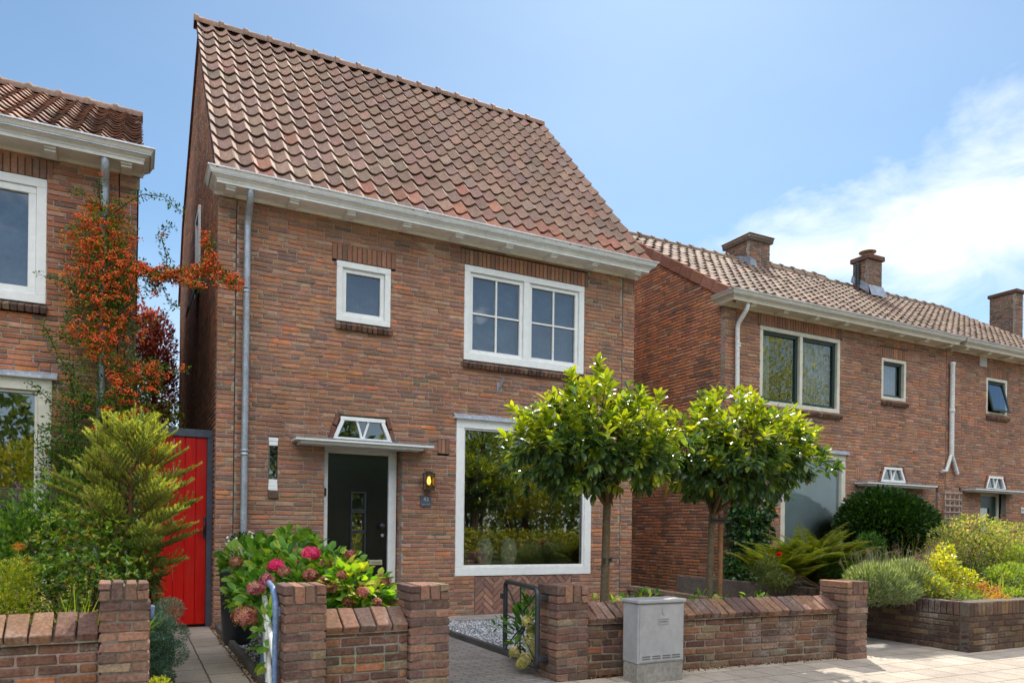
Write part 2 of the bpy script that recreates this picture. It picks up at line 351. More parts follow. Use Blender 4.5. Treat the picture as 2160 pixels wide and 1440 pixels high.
# ------------------------------------------------------------------ roof tiles
PAL_TA = [('987a6a', 30), ('94786a', 26), ('9c7e6e', 22), ('9a7868', 8), ('90766a', 8), ('967e6e', 6)]
PAL_TB = [('85705f', 30), ('7f6a5c', 25), ('8c7566', 20), ('786458', 20), ('8a6c5a', 5)]
def tile_roof(name, parent, x0, x1, ybot, zbot, ytop, ztop, tw, exp, pal, red=None, amp=1., tone=1.):
    mb = MB(); v = np.array([0, ytop - ybot, ztop - zbot]); Lv = np.linalg.norm(v); v = v / Lv; n = np.array([0, -v[2], v[1]])
    nc = int(round((x1 - x0) / tw)); tw = (x1 - x0) / nc; nr = int(round(Lv / exp)); exp = Lv / nr
    prof = [(0, .034), (.08, .031), (.18, .019), (.3, .004), (.44, -.007), (.6, -.009), (.74, -.001), (.86, .014), (.95, .027), (1.05, .036)]
    m = len(prof)
    T = []
    for (s_, l) in ((-.012, 0.), (exp * .5, .5), (exp + .05, 1.)):
        for (p, h) in prof: T.append((p * tw, s_, h * amp + .034 * (1 - l) + .002))
    T2 = [T[i] for i in range(m)] + [(T[i][0], T[i][1] + .002, T[i][2] - .016) for i in range(m)]
    F1 = [(r*m+i, r*m+i+1, (r+1)*m+i+1, (r+1)*m+i) for r in range(2) for i in range(m-1)]
    F2 = [(m+i, m+i+1, i+1, i) for i in range(m-1)]
    P, C, Rr = [], [], []
    Rm = np.stack([np.array([1., 0, 0]), v, n], 1)
    for r in range(nr):
        for c in range(nc):
            P.append(np.array([x0 + c * tw, ybot, zbot]) + v * (r * exp) + n * npr.uniform(-.003, .004) + np.array([npr.uniform(-.004, .004), 0, 0]) + v * npr.uniform(-.007, .007))
            a = npr.uniform(-.012, .012); Rz = np.array([[cos(a), -sin(a), 0], [sin(a), cos(a), 0], [0, 0, 1]]); Rr.append(Rm @ Rz)
            col = palpick(pal, 1)[0]
            if red and npr.rand() < red(c / nc, r / nr): col = palpick([('a87866', 4), ('a07262', 4), ('ac7c68', 2)], 1)[0]
            C.append(col * tone)
    P, C, Rr = np.array(P), np.array(C), np.array(Rr)
    mb.inst(T, F1, P, Rr, 1., C, 0, True); mb.inst(T2, F2, P, Rr, 1., C * .8, 0, False)
    # under-roof sheet
    q = n * -.03
    mb.add([np.array([x0, ybot, zbot]) + q, np.array([x1, ybot, zbot]) + q, np.array([x1, ytop, ztop]) + q, np.array([x0, ytop, ztop]) + q], [(0, 1, 2, 3)], (.06, .045, .04))
    return mb.build(name, TILE, parent)
def ridge_caps(name, parent, x0, x1, y, z, r=.1, L=.34, pal=PAL_TA):
    mb = MB(); k = int(round((x1 - x0) / L)); L = (x1 - x0) / k
    prof = [(-.02, 1.22), (.035, 1.24), (.05, 1.02), (L * .5, 1.), (L + .01, .97)]
    for i in range(k):
        col = palpick(pal, 1)[0]; dz = npr.uniform(-.006, .006); m = 9; V = []
        for (u, s_) in prof:
            for j in range(m):
                t = radians(-15) + radians(210) * j / (m - 1); V.append((x0 + i * L + u, y + cos(t) * r * s_, z + dz + sin(t) * r * s_))
        F = [(a*m+b, a*m+b+1, (a+1)*m+b+1, (a+1)*m+b) for a in range(len(prof)-1) for b in range(m-1)]
        mb.add(V, F, col, 0, True); mb.add(V[:m], [tuple(range(m))], col * .7, 0)
        if i == k - 1: mb.add(V[-m:], [tuple(range(m))[::-1]], col * .7, 0)
    return mb.build(name, TILE, parent)
def gutter(parent, x0, x1, yf, ztop, yb=.08, drop=.14, mat=GUTW, paint=(.86, .86, .84), y0=0.):
    """moulded box gutter: profile swept round a mitred U in plan"""
    mb = MB()
    prof = [(.035, -.02, 2), (.02, .0, 2), (0, .004, 2), (-.004, -.012, 2), (.012, -.018, 0), (.018, -.03, 0), (.03, -.052, 0), (.052, -.075, 0), (.078, -.088, 0), (.092, -.094, 0), (.094, -.112, 0), (.102, -.116, 0), (.103, -drop, 0)]
    R_ = []
    for d, z, mi in prof: R_.append([(x0 + d, yb, ztop + z), (x0 + d, yf + d, ztop + z), (x1 - d, yf + d, ztop + z), (x1 - d, yb, ztop + z)])
    for i in range(len(prof) - 1):
        mi = prof[i + 1][2]
        for s_ in range(3): mb.add([R_[i][s_], R_[i][s_+1], R_[i+1][s_+1], R_[i+1][s_]], [(0, 1, 2, 3)], paint if mi == 0 else (.4, .42, .45), 1 if mi == 2 else 0)
    mb.box(x0 + .036, x1 - .036, yf + .036, yb, ztop - .07, ztop - .05, (.2, .21, .22), 1)
    mb.box(x0 + .104, x1 - .104, yf + .104, yb, ztop - drop + .012, ztop - drop + .03, paint, 0)     # soffit board
    mb.box(x0 + .104, x1 - .104, y0 - .03, y0 - .0035, ztop - drop - .02, ztop - drop + .0115, paint, 0)    # wall moulding
    return mb.build('gutter', [mat, ZINC], parent)
def bracket(parent, x, yf, zs, y0=0., mat=GUTW, paint=(.8, .8, .78)):
    mb = MB(); w = .11; yb = y0 - .031
    mb.cbox(x - w/2, x + w/2, yf + .13, yb, zs - .03, zs - .001, paint, .003, 0); mb.cbox(x - w/2 + .004, x + w/2 - .004, yf + .155, yb - .02, zs - .052, zs - .0305, paint, .003, 0)
    return mb.build('bracket', mat, parent)

# ------------------------------------------------------------------ windows
def bars(mb, x0, x1, z0, z1, y0, y1, wl, wr=None, wt=None, wb=None, col=(.78, .78, .76), mi=0, b=.004):
    wr = wr if wr is not None else wl; wt = wt if wt is not None else wl; wb = wb if wb is not None else wl
    mb.cbox(x0, x1, y0, y1, z1 - wt, z1, col, b, 0, mi); mb.cbox(x0, x1, y0, y1, z0, z0 + wb, col, b, 0, mi)
    mb.cbox(x0, x0 + wl, y0 + .001, y1, z0 + wb, z1 - wt, col, b, 0, mi); mb.cbox(x1 - wr, x1, y0 + .001, y1, z0 + wb, z1 - wt, col, b, 0, mi)
def quad(x0, x1, z0, z1, y, parent, name, mat):
    mb = MB(); mb.add([(x0, y, z0), (x1, y, z0), (x1, y, z1), (x0, y, z1)], [(0, 1, 2, 3)]); return mb.build(name, mat, parent)
def curtain(x0, x1, z0, z1, y, parent, mat, name='curtain', waves=14, amp=.018):
    if mat is FAB: amp = .005
    mb = MB(); k = 80; V = []
    for i in range(k + 1):
        u = i / k; yy = y + amp * sin(u * waves * 2 * pi + 1.3 * sin(u * 9)) + amp * .5 * sin(u * waves * 4.3)
        V += [(x0 + (x1 - x0) * u, yy, z0), (x0 + (x1 - x0) * u, yy + amp * .3, z1)]
    mb.add(V, [(2*i, 2*i+2, 2*i+3, 2*i+1) for i in range(k)], (.5, .5, .5), 0, True); return mb.build(name, mat, parent)
def window(house, x0, x1, z0, z1, Y, fw=.075, sashes=1, glaze=(1, 1), frame_mat=WHITE, sash_mat=None, sw=.05, glass=GLASSU, sill=True, lintel=0, curt=None, pal=PAL_L, mull=.08, setb=.0, sdepth=.03, lead=False, wb=None, tone=1., label=None):
    sash_mat = sash_mat or frame_mat
    mb = MB(); y0 = Y + setb; bars(mb, x0, x1, z0, z1, y0, y0 + .11, fw, wb=wb)
    w = mb.build('window', frame_mat, house)
    if label: w['label'] = label
    ix0, ix1, iz0, iz1 = x0 + fw, x1 - fw, z0 + (wb or fw), z1 - fw
    n = sashes; tot = ix1 - ix0; mw = mull if n > 1 else 0; sw_ = (tot - mw * (n - 1)) / n
    if n > 1:
        m2 = MB()
        for i in range(1, n):
            xx = ix0 + sw_ * i + mw * (i - 1); m2.cbox(xx, xx + mw, y0 + .002, y0 + .1, iz0, iz1, (.78, .78, .76), .004, 0)
        m2.build('mullion', frame_mat, w)
    for i in range(n):
        a = ix0 + i * (sw_ + mw); b = a + sw_
        if sw:
            m3 = MB(); bars(m3, a + .002, b - .002, iz0 + .002, iz1 - .002, y0 + sdepth, y0 + .085, sw)
            gx, gz = glaze
            for g in range(1, gx): xx = a + sw + (b - a - 2 * sw) * g / gx; m3.cbox(xx - .012, xx + .012, y0 + sdepth + .008, y0 + .07, iz0 + sw, iz1 - sw, (.78, .78, .76), .003, 0)
            for g in range(1, gz): zz = iz0 + sw + (iz1 - iz0 - 2 * sw) * g / gz; m3.cbox(a + sw, b - sw, y0 + sdepth + .0075, y0 + .069, zz - .012, zz + .012, (.78, .78, .76), .003, 0)
            m3.build('sash', sash_mat, w)
        quad(a + sw, b - sw, iz0 + sw, iz1 - sw, y0 + sdepth + .035, w, 'pane', glass)
    if curt: 
        for (p, q, mat, wv) in curt: curtain(ix0 + p * tot, ix0 + q * tot, iz0, iz1, y0 + .2, w, mat, waves=wv)
    if sill:
        s_ = MB(); sillbricks(s_, x0 - .02, x1 + .02, z0 + .012, Y); s_.build('sill', [BRICK, MORTAR], w)
    if lintel:
        s_ = MB(); soldiers(s_, x0 - .06, x1 + .06, z1 + .004, z1 + lintel, Y, pal=pal, tone=tone); s_.build('lintel', [BRICK, MORTAR], w)
    if lead:
        s_ = MB(); m = 24; V = []
        for i in range(m + 1):
            xx = x0 - .05 + (x1 - x0 + .1) * i / m; V += [(xx, Y - .006, z1 + .075 + npr.uniform(-.006, .006)), (xx, Y - .045, z1 + .04), (xx, Y - .062, z1 + .006 + npr.uniform(-.003, .003))]
        s_.add(V, [(3*i, 3*i+3, 3*i+4, 3*i+1) for i in range(m)] + [(3*i+1, 3*i+4, 3*i+5, 3*i+2) for i in range(m)]); s_.build('lead_flashing', LEAD, w)
        s_ = MB(); s_.cbox(x0 - .05, x1 + .05, Y - .055, Y + .1, z1 + .001, z1 + .022, (.72, .68, .56), .003, 0); s_.build('head_board', WHITE, w)
    return w
def room(house, x0, x1, z0, z1, y0, y1, col=(.3, .27, .23)):
    mb = MB(); V = [(x0, y0, z0), (x1, y0, z0), (x1, y1, z0), (x0, y1, z0), (x0, y0, z1), (x1, y0, z1), (x1, y1, z1), (x0, y1, z1)]
    mb.add(V, [(0, 1, 2, 3), (4, 7, 6, 5), (1, 5, 6, 2), (2, 6, 7, 3), (3, 7, 4, 0)], col); return mb.build('interior_wall', ROOM, house)
def transom(house, pts, Y, name='transom_window'):
    """trapezoid fanlight with V glazing bar; pts = x0b,x1b,x0t,x1t,zb,zt"""
    a, b, c, d, zb, zt = pts; mb = MB(); w = .045
    def bar(p, q, wd, y0, y1):
        p = np.array(p); q = np.array(q); t = (q - p); t = t / np.linalg.norm(t); nrm = np.array([-t[1], t[0]]) * wd / 2
        V = [(p[0]+s1*nrm[0], y, p[1]+s1*nrm[1]) for y in (y0, y1) for s1 in (1, -1)] + [(q[0]+s1*nrm[0], y, q[1]+s1*nrm[1]) for y in (y0, y1) for s1 in (1, -1)]
        mb.add(V, [(0, 1, 3, 2), (4, 6, 7, 5), (0, 4, 5, 1), (2, 3, 7, 6), (0, 2, 6, 4), (1, 5, 7, 3)], (.78, .78, .76))
    h = w / 2
    bar((a, zb + h), (b, zb + h), w, Y - .004, Y + .07); bar((c, zt - h), (d, zt - h), w, Y - .0045, Y + .07)
    bar((a + .03, zb + w), (c + .03, zt - w), w, Y - .003, Y + .07); bar((b - .03, zb + w), (d - .03, zt - w), w, Y - .0035, Y + .07)
    m = (a + b) / 2; bar((m - .01, zb + w), (m - .075, zt - w), .024, Y + .012, Y + .05); bar((m + .01, zb + w), (m + .075, zt - w), .024, Y + .0125, Y + .051)
    o = mb.build(name, WHITE, house)
    g = MB(); g.add([(a + .05, Y + .04, zb + .03), (b - .05, Y + .04, zb + .03), (d - .03, Y + .04, zt - .03), (c + .03, Y + .04, zt - .03)], [(0, 1, 2, 3)]); g.build('pane', GLASSU, o)
    for (p, q, sg) in (((a, zb), (c, zt), -1), ((b, zb), (d, zt), 1)):
        p = np.array(p); q = np.array(q); t = (q - p) / np.linalg.norm(q - p); nn = np.array([t[1], -t[0]]) * (1 if sg > 0 else -1); nn = nn if nn[0] * sg > 0 else -nn
        L_ = np.linalg.norm(q - p); s_ = MB()
        for i, (u0, u1) in enumerate(((-.02, L_ * .55), (L_ * .57, L_ + .01))):
            cc = p + t * (u0 + u1) / 2 + nn * .032; ang = math.atan2(t[1], t[0])
            Rm = np.array([[cos(ang), 0, -sin(ang)], [0, 1, 0], [sin(ang), 0, cos(ang)]])
            s_.boxes_c(np.array([[cc[0], Y + .04, cc[1]]]), np.array([[u1 - u0 - .008, .1, .05]]), np.array([hx('7e5446')]), .005, .002, Rm[None])
        s_.build('surround', [BRICK], o)
    return o
def canopy(house, x0, x1, z, Y, out=.32):
    mb = MB(); mb.cbox(x0, x1, Y - out, Y - .002, z - .022, z + .008, (.72, .7, .62), .004, 0); mb.cbox(x0 + .07, x1 - .12, Y - out + .06, Y - .0025, z - .055, z - .0225, (.72, .7, .62), .004, 0)
    mb.box(x0 - .006, x1 + .006, Y - out - .006, Y - .0015, z + .0085, z + .018, (.3, .32, .35), 1)
    return mb.build('canopy', [WHITE, LEAD], house)
def flagholder(x, z, Y, label, mat=ZINC):
    t = thing('flag_holder', label, 'flag holder', (x, Y, z)); mb = MB(); mb.cbox(x - .035, x + .035, Y - .012, Y - .004, z - .06, z + .06, (.5, .5, .5), .003, 0); mb.build('wall_plate', mat, t)
    mb = MB(); mb.tube([(x - .005, Y - .013, z - .03), (x + .02, Y - .1, z + .09)], .022, 12, (.5, .5, .5)); mb.build('socket', mat, t); return t
def pipe(parent, pts, r, mat, collars=(), name='downpipe'):
    mb = MB(); P = [Vector(p) for p in pts]; Q = [P[0]]
    for i in range(1, len(P) - 1):          # round each elbow
        a, b, c = P[i-1], P[i], P[i+1]; l = min(.07, (a-b).length * .4, (c-b).length * .4)
        p, q = b + (a-b).normalized() * l, b + (c-b).normalized() * l
        Q += [p * (1-t)**2 + b * 2*t*(1-t) + q * t*t for t in (0, .25, .5, .75, 1)]
    Q.append(P[-1]); mb.tube([tuple(q) for q in Q], r, 14, (.5, .5, .5)); o = mb.build(name, mat, parent)
    for (x, y, z) in collars:
        m2 = MB(); m2.lathe((x, y, z), [(r + .001, -.035), (r + .009, -.03), (r + .009, -.012), (r + .003, -.01), (r + .003, .008), (r + .012, .012), (r + .012, .03), (r + .001, .035)], 16)
        m2.tube([(x + .0, y + .0, z), (x + .0, y + .1, z)], .008, 6); m2.build('pipe_collar', mat, o)
    return o

# ================================================================== MAIN HOUSE
XA0, XA1 = .83, 6.64
A = thing('brick_house', 'detached brick house with steep tiled roof, black front door and large white picture window', 'house', (3.7, 0, 0))
WZ = 4.955
def rect(x0, x1, z0, z1): return (z0, z1, (x0, x1))
wsA = (2.18, 2.865, 3.70, 4.435); wbA = (3.875, 5.755, 3.42, 4.68); wlA = (3.785, 5.91, .55, 2.625)
trA = (2.155, 2.90, 2.245, 2.81, 2.235, 2.535)
def trhole(t, Y=0):
    a, b, c, d, zb, zt = t; return (zb - .01, zt + .005, lambda z: (a - .06 + (c - a) * (z - zb) / (zt - zb), b + .06 + (d - b) * (z - zb) / (zt - zb)))
slA = (1.405, 1.515, 1.53, 2.22)
mb = MB()
holes = [rect(*wsA), rect(wsA[0]-.06, wsA[1]+.06, wsA[3], wsA[3]+.2), rect(wsA[0]-.01, wsA[1]+.01, wsA[2]-.09, wsA[2]),
         rect(*wbA), rect(wbA[0]-.06, wbA[1]+.06, wbA[3], wbA[3]+.2), rect(wbA[0]-.01, wbA[1]+.01, wbA[2]-.09, wbA[2]),
         rect(*wlA), (0, 2.19, (2.06, 3.045)), trhole(trA), rect(*slA), (-.01, .545, (4.07, 5.6)), rect(3.52, 3.69, 2.15, 2.36)]
brick_field(mb, (0, 0, 0), (1, 0, 0), (0, -1, 0), 0, WZ, cut([(XA0, 1.018), (1.03, 6.418), (6.43, XA1)], holes), us=XA0)
soldiers(mb, 3.525, 3.69, 2.155, 2.355, .012, w=.055, proud=.0)
mb.box(1.016, 1.032, .012, .1, 0, WZ, (.05, .045, .04), 1); mb.box(6.416, 6.432, .012, .1, 0, WZ, (.05, .045, .04), 1)
# herringbone panel under the picture window
def clip(poly, x0, x1, z0, z1):
    for ax, v, s_ in ((0, x0, 1), (0, x1, -1), (1, z0, 1), (1, z1, -1)):
        o = []
        for i in range(len(poly)):
            p, q = poly[i-1], poly[i]; ip, iq = (p[ax]-v)*s_ >= 0, (q[ax]-v)*s_ >= 0
            if ip != iq: t = (v-p[ax])/(q[ax]-p[ax]); o.append((p[0]+(q[0]-p[0])*t, p[1]+(q[1]-p[1])*t))
            if iq: o.append(q)
        poly = o
        if len(poly) < 3: return []
    return poly
hx0, hx1, hz0, hz1 = 4.075, 5.595, .0, .54; mb.box(hx0, hx1, .014, .1, hz0, hz1, (.3, .26, .22), 1)
w_, l_ = .066, .198; cs = cos(pi/4)
for i in range(-45, 60):
    for j in range(-45, 60):
        k = (i - j) % 6
        if k == 0: r = (i*w_, i*w_+l_, j*w_, j*w_+w_)
        elif k == 3: r = (i*w_, i*w_+w_, j*w_ - l_ + w_, j*w_+w_)
        else: continue
        g = .005; p4 = [(r[0]+g, r[2]+g), (r[1]-g, r[2]+g), (r[1]-g, r[3]-g), (r[0]+g, r[3]-g)]
        p4 = [(hx0 + (x - y) * cs + .3, hz0 + (x + y) * cs - .2) for x, y in p4]; p4 = clip(p4, hx0 + .006, hx1 - .006, hz0 + .02, hz1)
        if len(p4) >= 3:
            n_ = len(p4); y = npr.uniform(-.002, .004); V = [(x, y, z) for x, z in p4] + [(x, .05, z) for x, z in p4]
            mb.add(V, [tuple(range(n_))] + [(a, (a+1) % n_, (a+1) % n_ + n_, a + n_) for a in range(n_)], palpick([('a07a6a', 3), ('967064', 3), ('8a6a60', 2), ('ac8474', 1)], 1)[0])
# door reveal bricks
brick_field(mb, (3.045, 0, 0), (0, 1, 0), (-1, 0, 0), 0, 2.19, lambda z: [(.105, .22)], us=0, header=0)
brick_field(mb, (2.06, 0, 0), (0, 1, 0), (1, 0, 0), 0, 2.19, lambda z: [(.105, .22)], us=0, header=0)
mb.build('front_wall', [BRICK, MORTAR], A)
mb = MB()
def gableA(z):
    if z < 4.95: return [(.105, 7.85)]
    a = -.28 + (z - 5.02) / (8.68 - 5.02) * 3.28 + .1
    b = 7.85 if z < 5.8 else (6.8 + (7.0 - z) / 1.2 * 1.05 if z < 7.0 else 3.0 + (8.7 - z) / 1.7 * 3.8)
    return [(max(.105, a), b)] if b - a > .1 else []
holesG = [(4.6, 5.8, (2.55, 3.2))]
brick_field(mb, (XA0, 0, 0), (0, 1, 0), (-1, 0, 0), 0, 8.6, cut(gableA, holesG), us=.1, ragged=.0004, joint=.015, mcol=(.07, .055, .05), proud=.004, course=.06, jit_=.0008)
mb.build('gable_wall', [BRICK, MORTAR], A)
mb = MB()
mb.add([(XA1, .105, 0), (XA1, 7.85, 0), (XA1, 7.85, 5.7), (XA1, 6.8, 6.9), (XA1, 3.05, 8.6), (XA1, .105, 5.35)], [(0, 1, 2, 3, 4, 5)])
mb.add([(XA1, .1, 4.95), (XA1, .1, 5.3), (XA1, -.2, 5.0)], [(0, 1, 2)])
mb.build('side_wall', BSH_Y, A)
mb = MB(); mb.box(XA0, XA1, 7.76, 7.86, 0, 5.7); mb.build('rear_wall', BSH_X, A)
mb = MB(); mb.add([(XA0 - .04, 2.99, 8.69), (XA1 + .04, 2.99, 8.69), (XA1 + .04, 6.8, 7.02), (XA0 - .04, 6.8, 7.02), (XA0 - .04, 7.95, 5.75), (XA1 + .04, 7.95, 5.75)], [(0, 1, 2, 3), (3, 2, 5, 4)], hx('6c4a3e')); mb.build('rear_roof', TILE, A)
tile_roof('roof', A, XA0 - .07, XA1 + .03, -.33, 5.03, 2.99, 8.66, .2045, .305, PAL_TA, lambda u, v: .75 * max(0, 1 - v * 7) * (.3 + .7 * u) + .06 * max(0, 1 - v * 2.5), amp=1.3)
for s_, xx in ((-1, XA0 - .015), (1, XA1 - .01)):
    mb = MB()
    mb.add([(xx, -.2, 4.98), (xx + .03, -.2, 4.98), (xx + .03, 3.0, 8.6), (xx, 3.0, 8.6), (xx, -.2, 5.1), (xx + .03, -.2, 5.1), (xx + .03, 3.0, 8.7), (xx, 3.0, 8.7)], [(0, 3, 7, 4), (1, 2, 6, 5), (4, 5, 6, 7)], (.25, .2, .16))
    mb.build('verge', MORTAR, A)
ridge_caps('ridge', A, XA0 - .08, XA1 + .05, 3.0, 8.68, .095, .345)
gutter(A, .68, 6.775, -.405, 5.085)
for x in (.93, 1.62, 2.29, 2.99, 3.69, 4.41, 5.09, 5.77, 6.5): bracket(A, x, -.405, 4.957)
mb = MB(); brick_field(mb, (0, -.028, 0), (1, 0, 0), (0, -1, 0), 4.80, 4.905, lambda z: [(XA0, 1.018)], us=XA0, depth=.03); mb.build('corbel', [BRICK, MORTAR], A)
pipe(A, [(1.14, -.26, 4.99), (1.14, -.26, 4.88), (1.135, -.075, 4.66), (1.13, -.07, 2.0), (1.13, -.07, .05)], .038, ZINC, [(1.13, -.07, 3.88), (1.13, -.07, 2.02)])
window(A, *wsA, 0, fw=.075, sw=.05, glass=GLASSU, lintel=.2, curt=[(0, 1, FAB, 9)])
window(A, *wbA, 0, fw=.085, sashes=2, glaze=(2, 2), sw=.05, mull=.09, glass=GLASSU, lintel=.2, curt=[(-.02, 1.02, FAB, 30)], wb=.1)
wl = window(A, *wlA, 0, fw=.11, sashes=1, sw=.0, glass=GLASS, sill=False, lead=True, wb=.115, setb=-.008)
mb = MB(); bars(mb, wlA[0]+.112, wlA[1]-.112, wlA[2]+.117, wlA[3]-.112, .012, .05, .02, wb=.025); mb.build('glazing_bead', WHITE, wl)
room(A, 3.6, 6.5, .3, 2.75, .12, 4.2); mb = MB(); mb.box(3.8, 5.9, .101, .42, .58, .62, (.6, .58, .53)); mb.build('window_board', COATED, wl)
room(A, 1.0, 6.5, 3.1, 4.9, .12, 3.0)
room(A, 1.0, 3.35, .0, 2.7, .42, 3.0)
transom(A, trA, -.012)
canopy(A, 1.66, 3.36, 2.205, 0, .3)
# slit window left of the door
s = MB(); x0, x1 = slA[0], slA[1]
s.box(x0, x1, .08, .1, slA[2]+.2, slA[3]-.1, (.03, .03, .03), 1)
s.cbox(x0 + .001, x1 - .001, -.006, .09, slA[3]-.045, slA[3], (.75, .75, .72), .003, 0); s.cbox(x0 + .004, x1 - .004, -.003, .09, slA[3]-.095, slA[3]-.046, (.7, .7, .68), .003, 0)
for k in range(3): s.cbox(x0 + .002 + .002*k, x1 - .002 - .002*k, -.008 + .002*k, .09, slA[2]+.07+.043*k, slA[2]+.07+.043*(k+1)-.001, (.75, .76, .78), .003, 0)
s.box(x0 + .001, x0 + .015, .002, .08, slA[2]+.2, slA[3]-.1, (.16, .15, .14), 2)
o = s.build('slit_window', [WHITE, DARK, MORTAR], A)
quad(x0 + .015, x1, slA[2]+.2, slA[3]-.096, .06, o, 'pane', GLASSU)
s = MB(); s.cbox(x0 - .005, x1 + .005, -.03, .06, slA[2]-.03, slA[2]+.068, hx('6a5444') , .01, .004); s.build('sill', BRICK, o)
# front door
DY = .2
s = MB(); s.cbox(2.075, 2.145, DY - .02, DY + .1, 0, 2.18, (.78, .78, .76), .004, 0); s.cbox(2.925, 3.03, DY - .02, DY + .1, 0, 2.18, (.78, .78, .76), .004, 0); s.cbox(2.1455, 2.9245, DY - .021, DY + .1, 2.1, 2.18, (.78, .76, .68), .004, 0)
df = s.build('door_frame', WHITE, A)
s = MB(); gl = [(1.395, 1.62), (1.135, 1.37), (.845, 1.11)]; dx0, dx1 = 2.147, 2.923; gx0, gx1 = 2.452, 2.628
s.box(dx0, gx0, DY + .02, DY + .07, .02, 2.098); s.box(gx1, dx1, DY + .02, DY + .07, .02, 2.098)
zz = [.02] + [v for g in reversed(gl) for v in g] + [2.098]
for k in range(0, len(zz), 2): s.box(gx0, gx1, DY + .02, DY + .07, zz[k], zz[k+1])
door = s.build('door', BLACKD, A)
s = MB()
for (a, b) in gl: bars(s, gx0 - .012, gx1 + .012, a - .012, b + .012, DY - .004, DY + .045, .022)
s.build('door_moulding', BLACKM, door)
for (a, b) in gl:
    quad(gx0, gx1, a, b, DY + .05, door, 'door_pane', GLASS)
    s = MB()
    for k in range(8): xx = gx0 + .02 + (gx1 - gx0 - .04) * k / 7; s.tube([(xx, DY + .056, a), (xx, DY + .056, b)], .0035, 5, (.5, .55, .5))
    s.build('reeded_glass', LEAD, door)
s = MB(); s.cbox(2.69, 2.86, DY - .0, DY + .019, .70, .765, (.45, .42, .3), .004, 0); s.box(2.715, 2.835, DY - .003, DY - .0005, .722, .745, (.28, .26, .18)); s.build('letter_slot', COATED, door)
s = MB(); V = (2.82, 0, 1.17)
s.tube([(2.835, DY + .02, 1.2), (2.835, DY - .03, 1.2)], .014, 10); s.lathe((2.835, DY - .045, 1.2), [(0, -.034), (.022, -.028), (.034, -.008), (.034, .008), (.022, .028), (0, .034)], 14); s.build('door_knob', BLACKM, door)
s = MB(); s.tube([(2.86, DY + .02, 1.08), (2.86, DY + .008, 1.08)], .02, 14); s.build('door_lock', ZINC, door)
s = MB(); s.cbox(2.088, 2.125, DY - .04, DY - .021, 1.56, 1.66, (.03, .03, .03), .008, 0); s.build('doorbell', BLACKM, df)
s = MB(); s.cbox(2.0, 3.1, -.1, DY - .022, .0, .055, (.25, .24, .23), .008, .002); s.build('door_step', CONC, A)
# gable window and open shutter on the left wall
s = MB(); Xg = XA0 - .004; s.cbox(Xg - .03, Xg + .08, 2.55, 2.63, 4.6, 5.8, (.78, .78, .76), .003, 0); s.cbox(Xg - .03, Xg + .08, 3.12, 3.2, 4.6, 5.8, (.78, .78, .76), .003, 0)
s.cbox(Xg - .03, Xg + .08, 2.631, 3.119, 5.72, 5.8, (.78, .78, .76), .003, 0); s.cbox(Xg - .03, Xg + .08, 2.631, 3.119, 4.6, 4.68, (.78, .78, .76), .003, 0)
gw = s.build('window', WHITE, A, label='narrow white side window with dark opened casement in left gable'); s = MB(); s.add([(Xg + .03, 2.63, 4.68), (Xg + .03, 3.12, 4.68), (Xg + .03, 3.12, 5.72), (Xg + .03, 2.63, 5.72)], [(0, 1, 2, 3)]); s.build('pane', GLASSU, gw)
s = MB(); s.add([(Xg - .04, 2.5, 4.72), (Xg - .04, 3.1, 4.72), (Xg - .16, 3.1, 4.3), (Xg - .16, 2.5, 4.3), (Xg - .02, 2.5, 4.71), (Xg - .02, 3.1, 4.71), (Xg - .14, 3.1, 4.29), (Xg - .14, 2.5, 4.29)], [(0, 1, 2, 3), (4, 7, 6, 5), (0, 3, 7, 4), (1, 5, 6, 2), (2, 6, 7, 3), (0, 4, 5, 1)], (.04, .04, .04)); s.build('open_casement', BLACKM, gw)
flagholder(*(lambda p: (p[0], p[2]))(at(1053, 816, 0)), -.0, 'small galvanized flag holder on brickwork below the four pane paired window')
# lantern and number plate
t = thing('wall_lantern', 'small black metal lantern with glowing amber bulb right of black door', 'wall lamp', (3.37, -.02, 1.66))
lx, ly = 3.375, -.085
s = MB(); s.cbox(lx - .035, lx + .035, -.018, -.005, 1.7, 1.86, (.03, .03, .03), .003, 0); s.tube([(lx, -.018, 1.84), (lx, ly, 1.875)], .008, 8)
s.cbox(lx - .066, lx + .066, ly - .066, ly + .066, 1.872, 1.886, (.03, .03, .03), .003, 0); s.cbox(lx - .04, lx + .04, ly - .04, ly + .04, 1.8865, 1.9, (.03, .03, .03), .003, 0); s.cbox(lx - .062, lx + .062, ly - .062, ly + .062, 1.665, 1.676, (.03, .03, .03), .003, 0)
for a in (-1, 1):
    for b in (-1, 1): s.box(lx + a*.056 - .004, lx + a*.056 + .004, ly + b*.056 - .004, ly + b*.056 + .004, 1.676, 1.872)
s.build('lantern_frame', BLACKM, t)
EM, nt, out = newmat('amber_filament'); e = nd(nt, 'ShaderNodeEmission'); e.inputs[0].default_value = (1., .38, .06, 1); e.inputs[1].default_value = 2.6; nt.links.new(e.outputs[0], out.inputs[0])
s = MB(); s.lathe((lx, ly, 1.78), [(0, -.045), (.012, -.04), (.024, -.01), (.025, .01), (.016, .04), (.012, .06), (0, .06)], 12); s.build('bulb', EM, t)
s = MB()
for a in (-1, 1): s.add([(lx + a*.054, ly - .054, 1.677), (lx + a*.054, ly + .054, 1.677), (lx + a*.054, ly + .054, 1.871), (lx + a*.054, ly - .054, 1.871)], [(0, 1, 2, 3)]); s.add([(lx - .054, ly + a*.054, 1.677), (lx + .054, ly + a*.054, 1.677), (lx + .054, ly + a*.054, 1.871), (lx - .054, ly + a*.054, 1.871)], [(0, 1, 2, 3)])
s.build('lantern_glass', glass_mat('lantern_glass', .02, (1, .93, .82), 0), t)
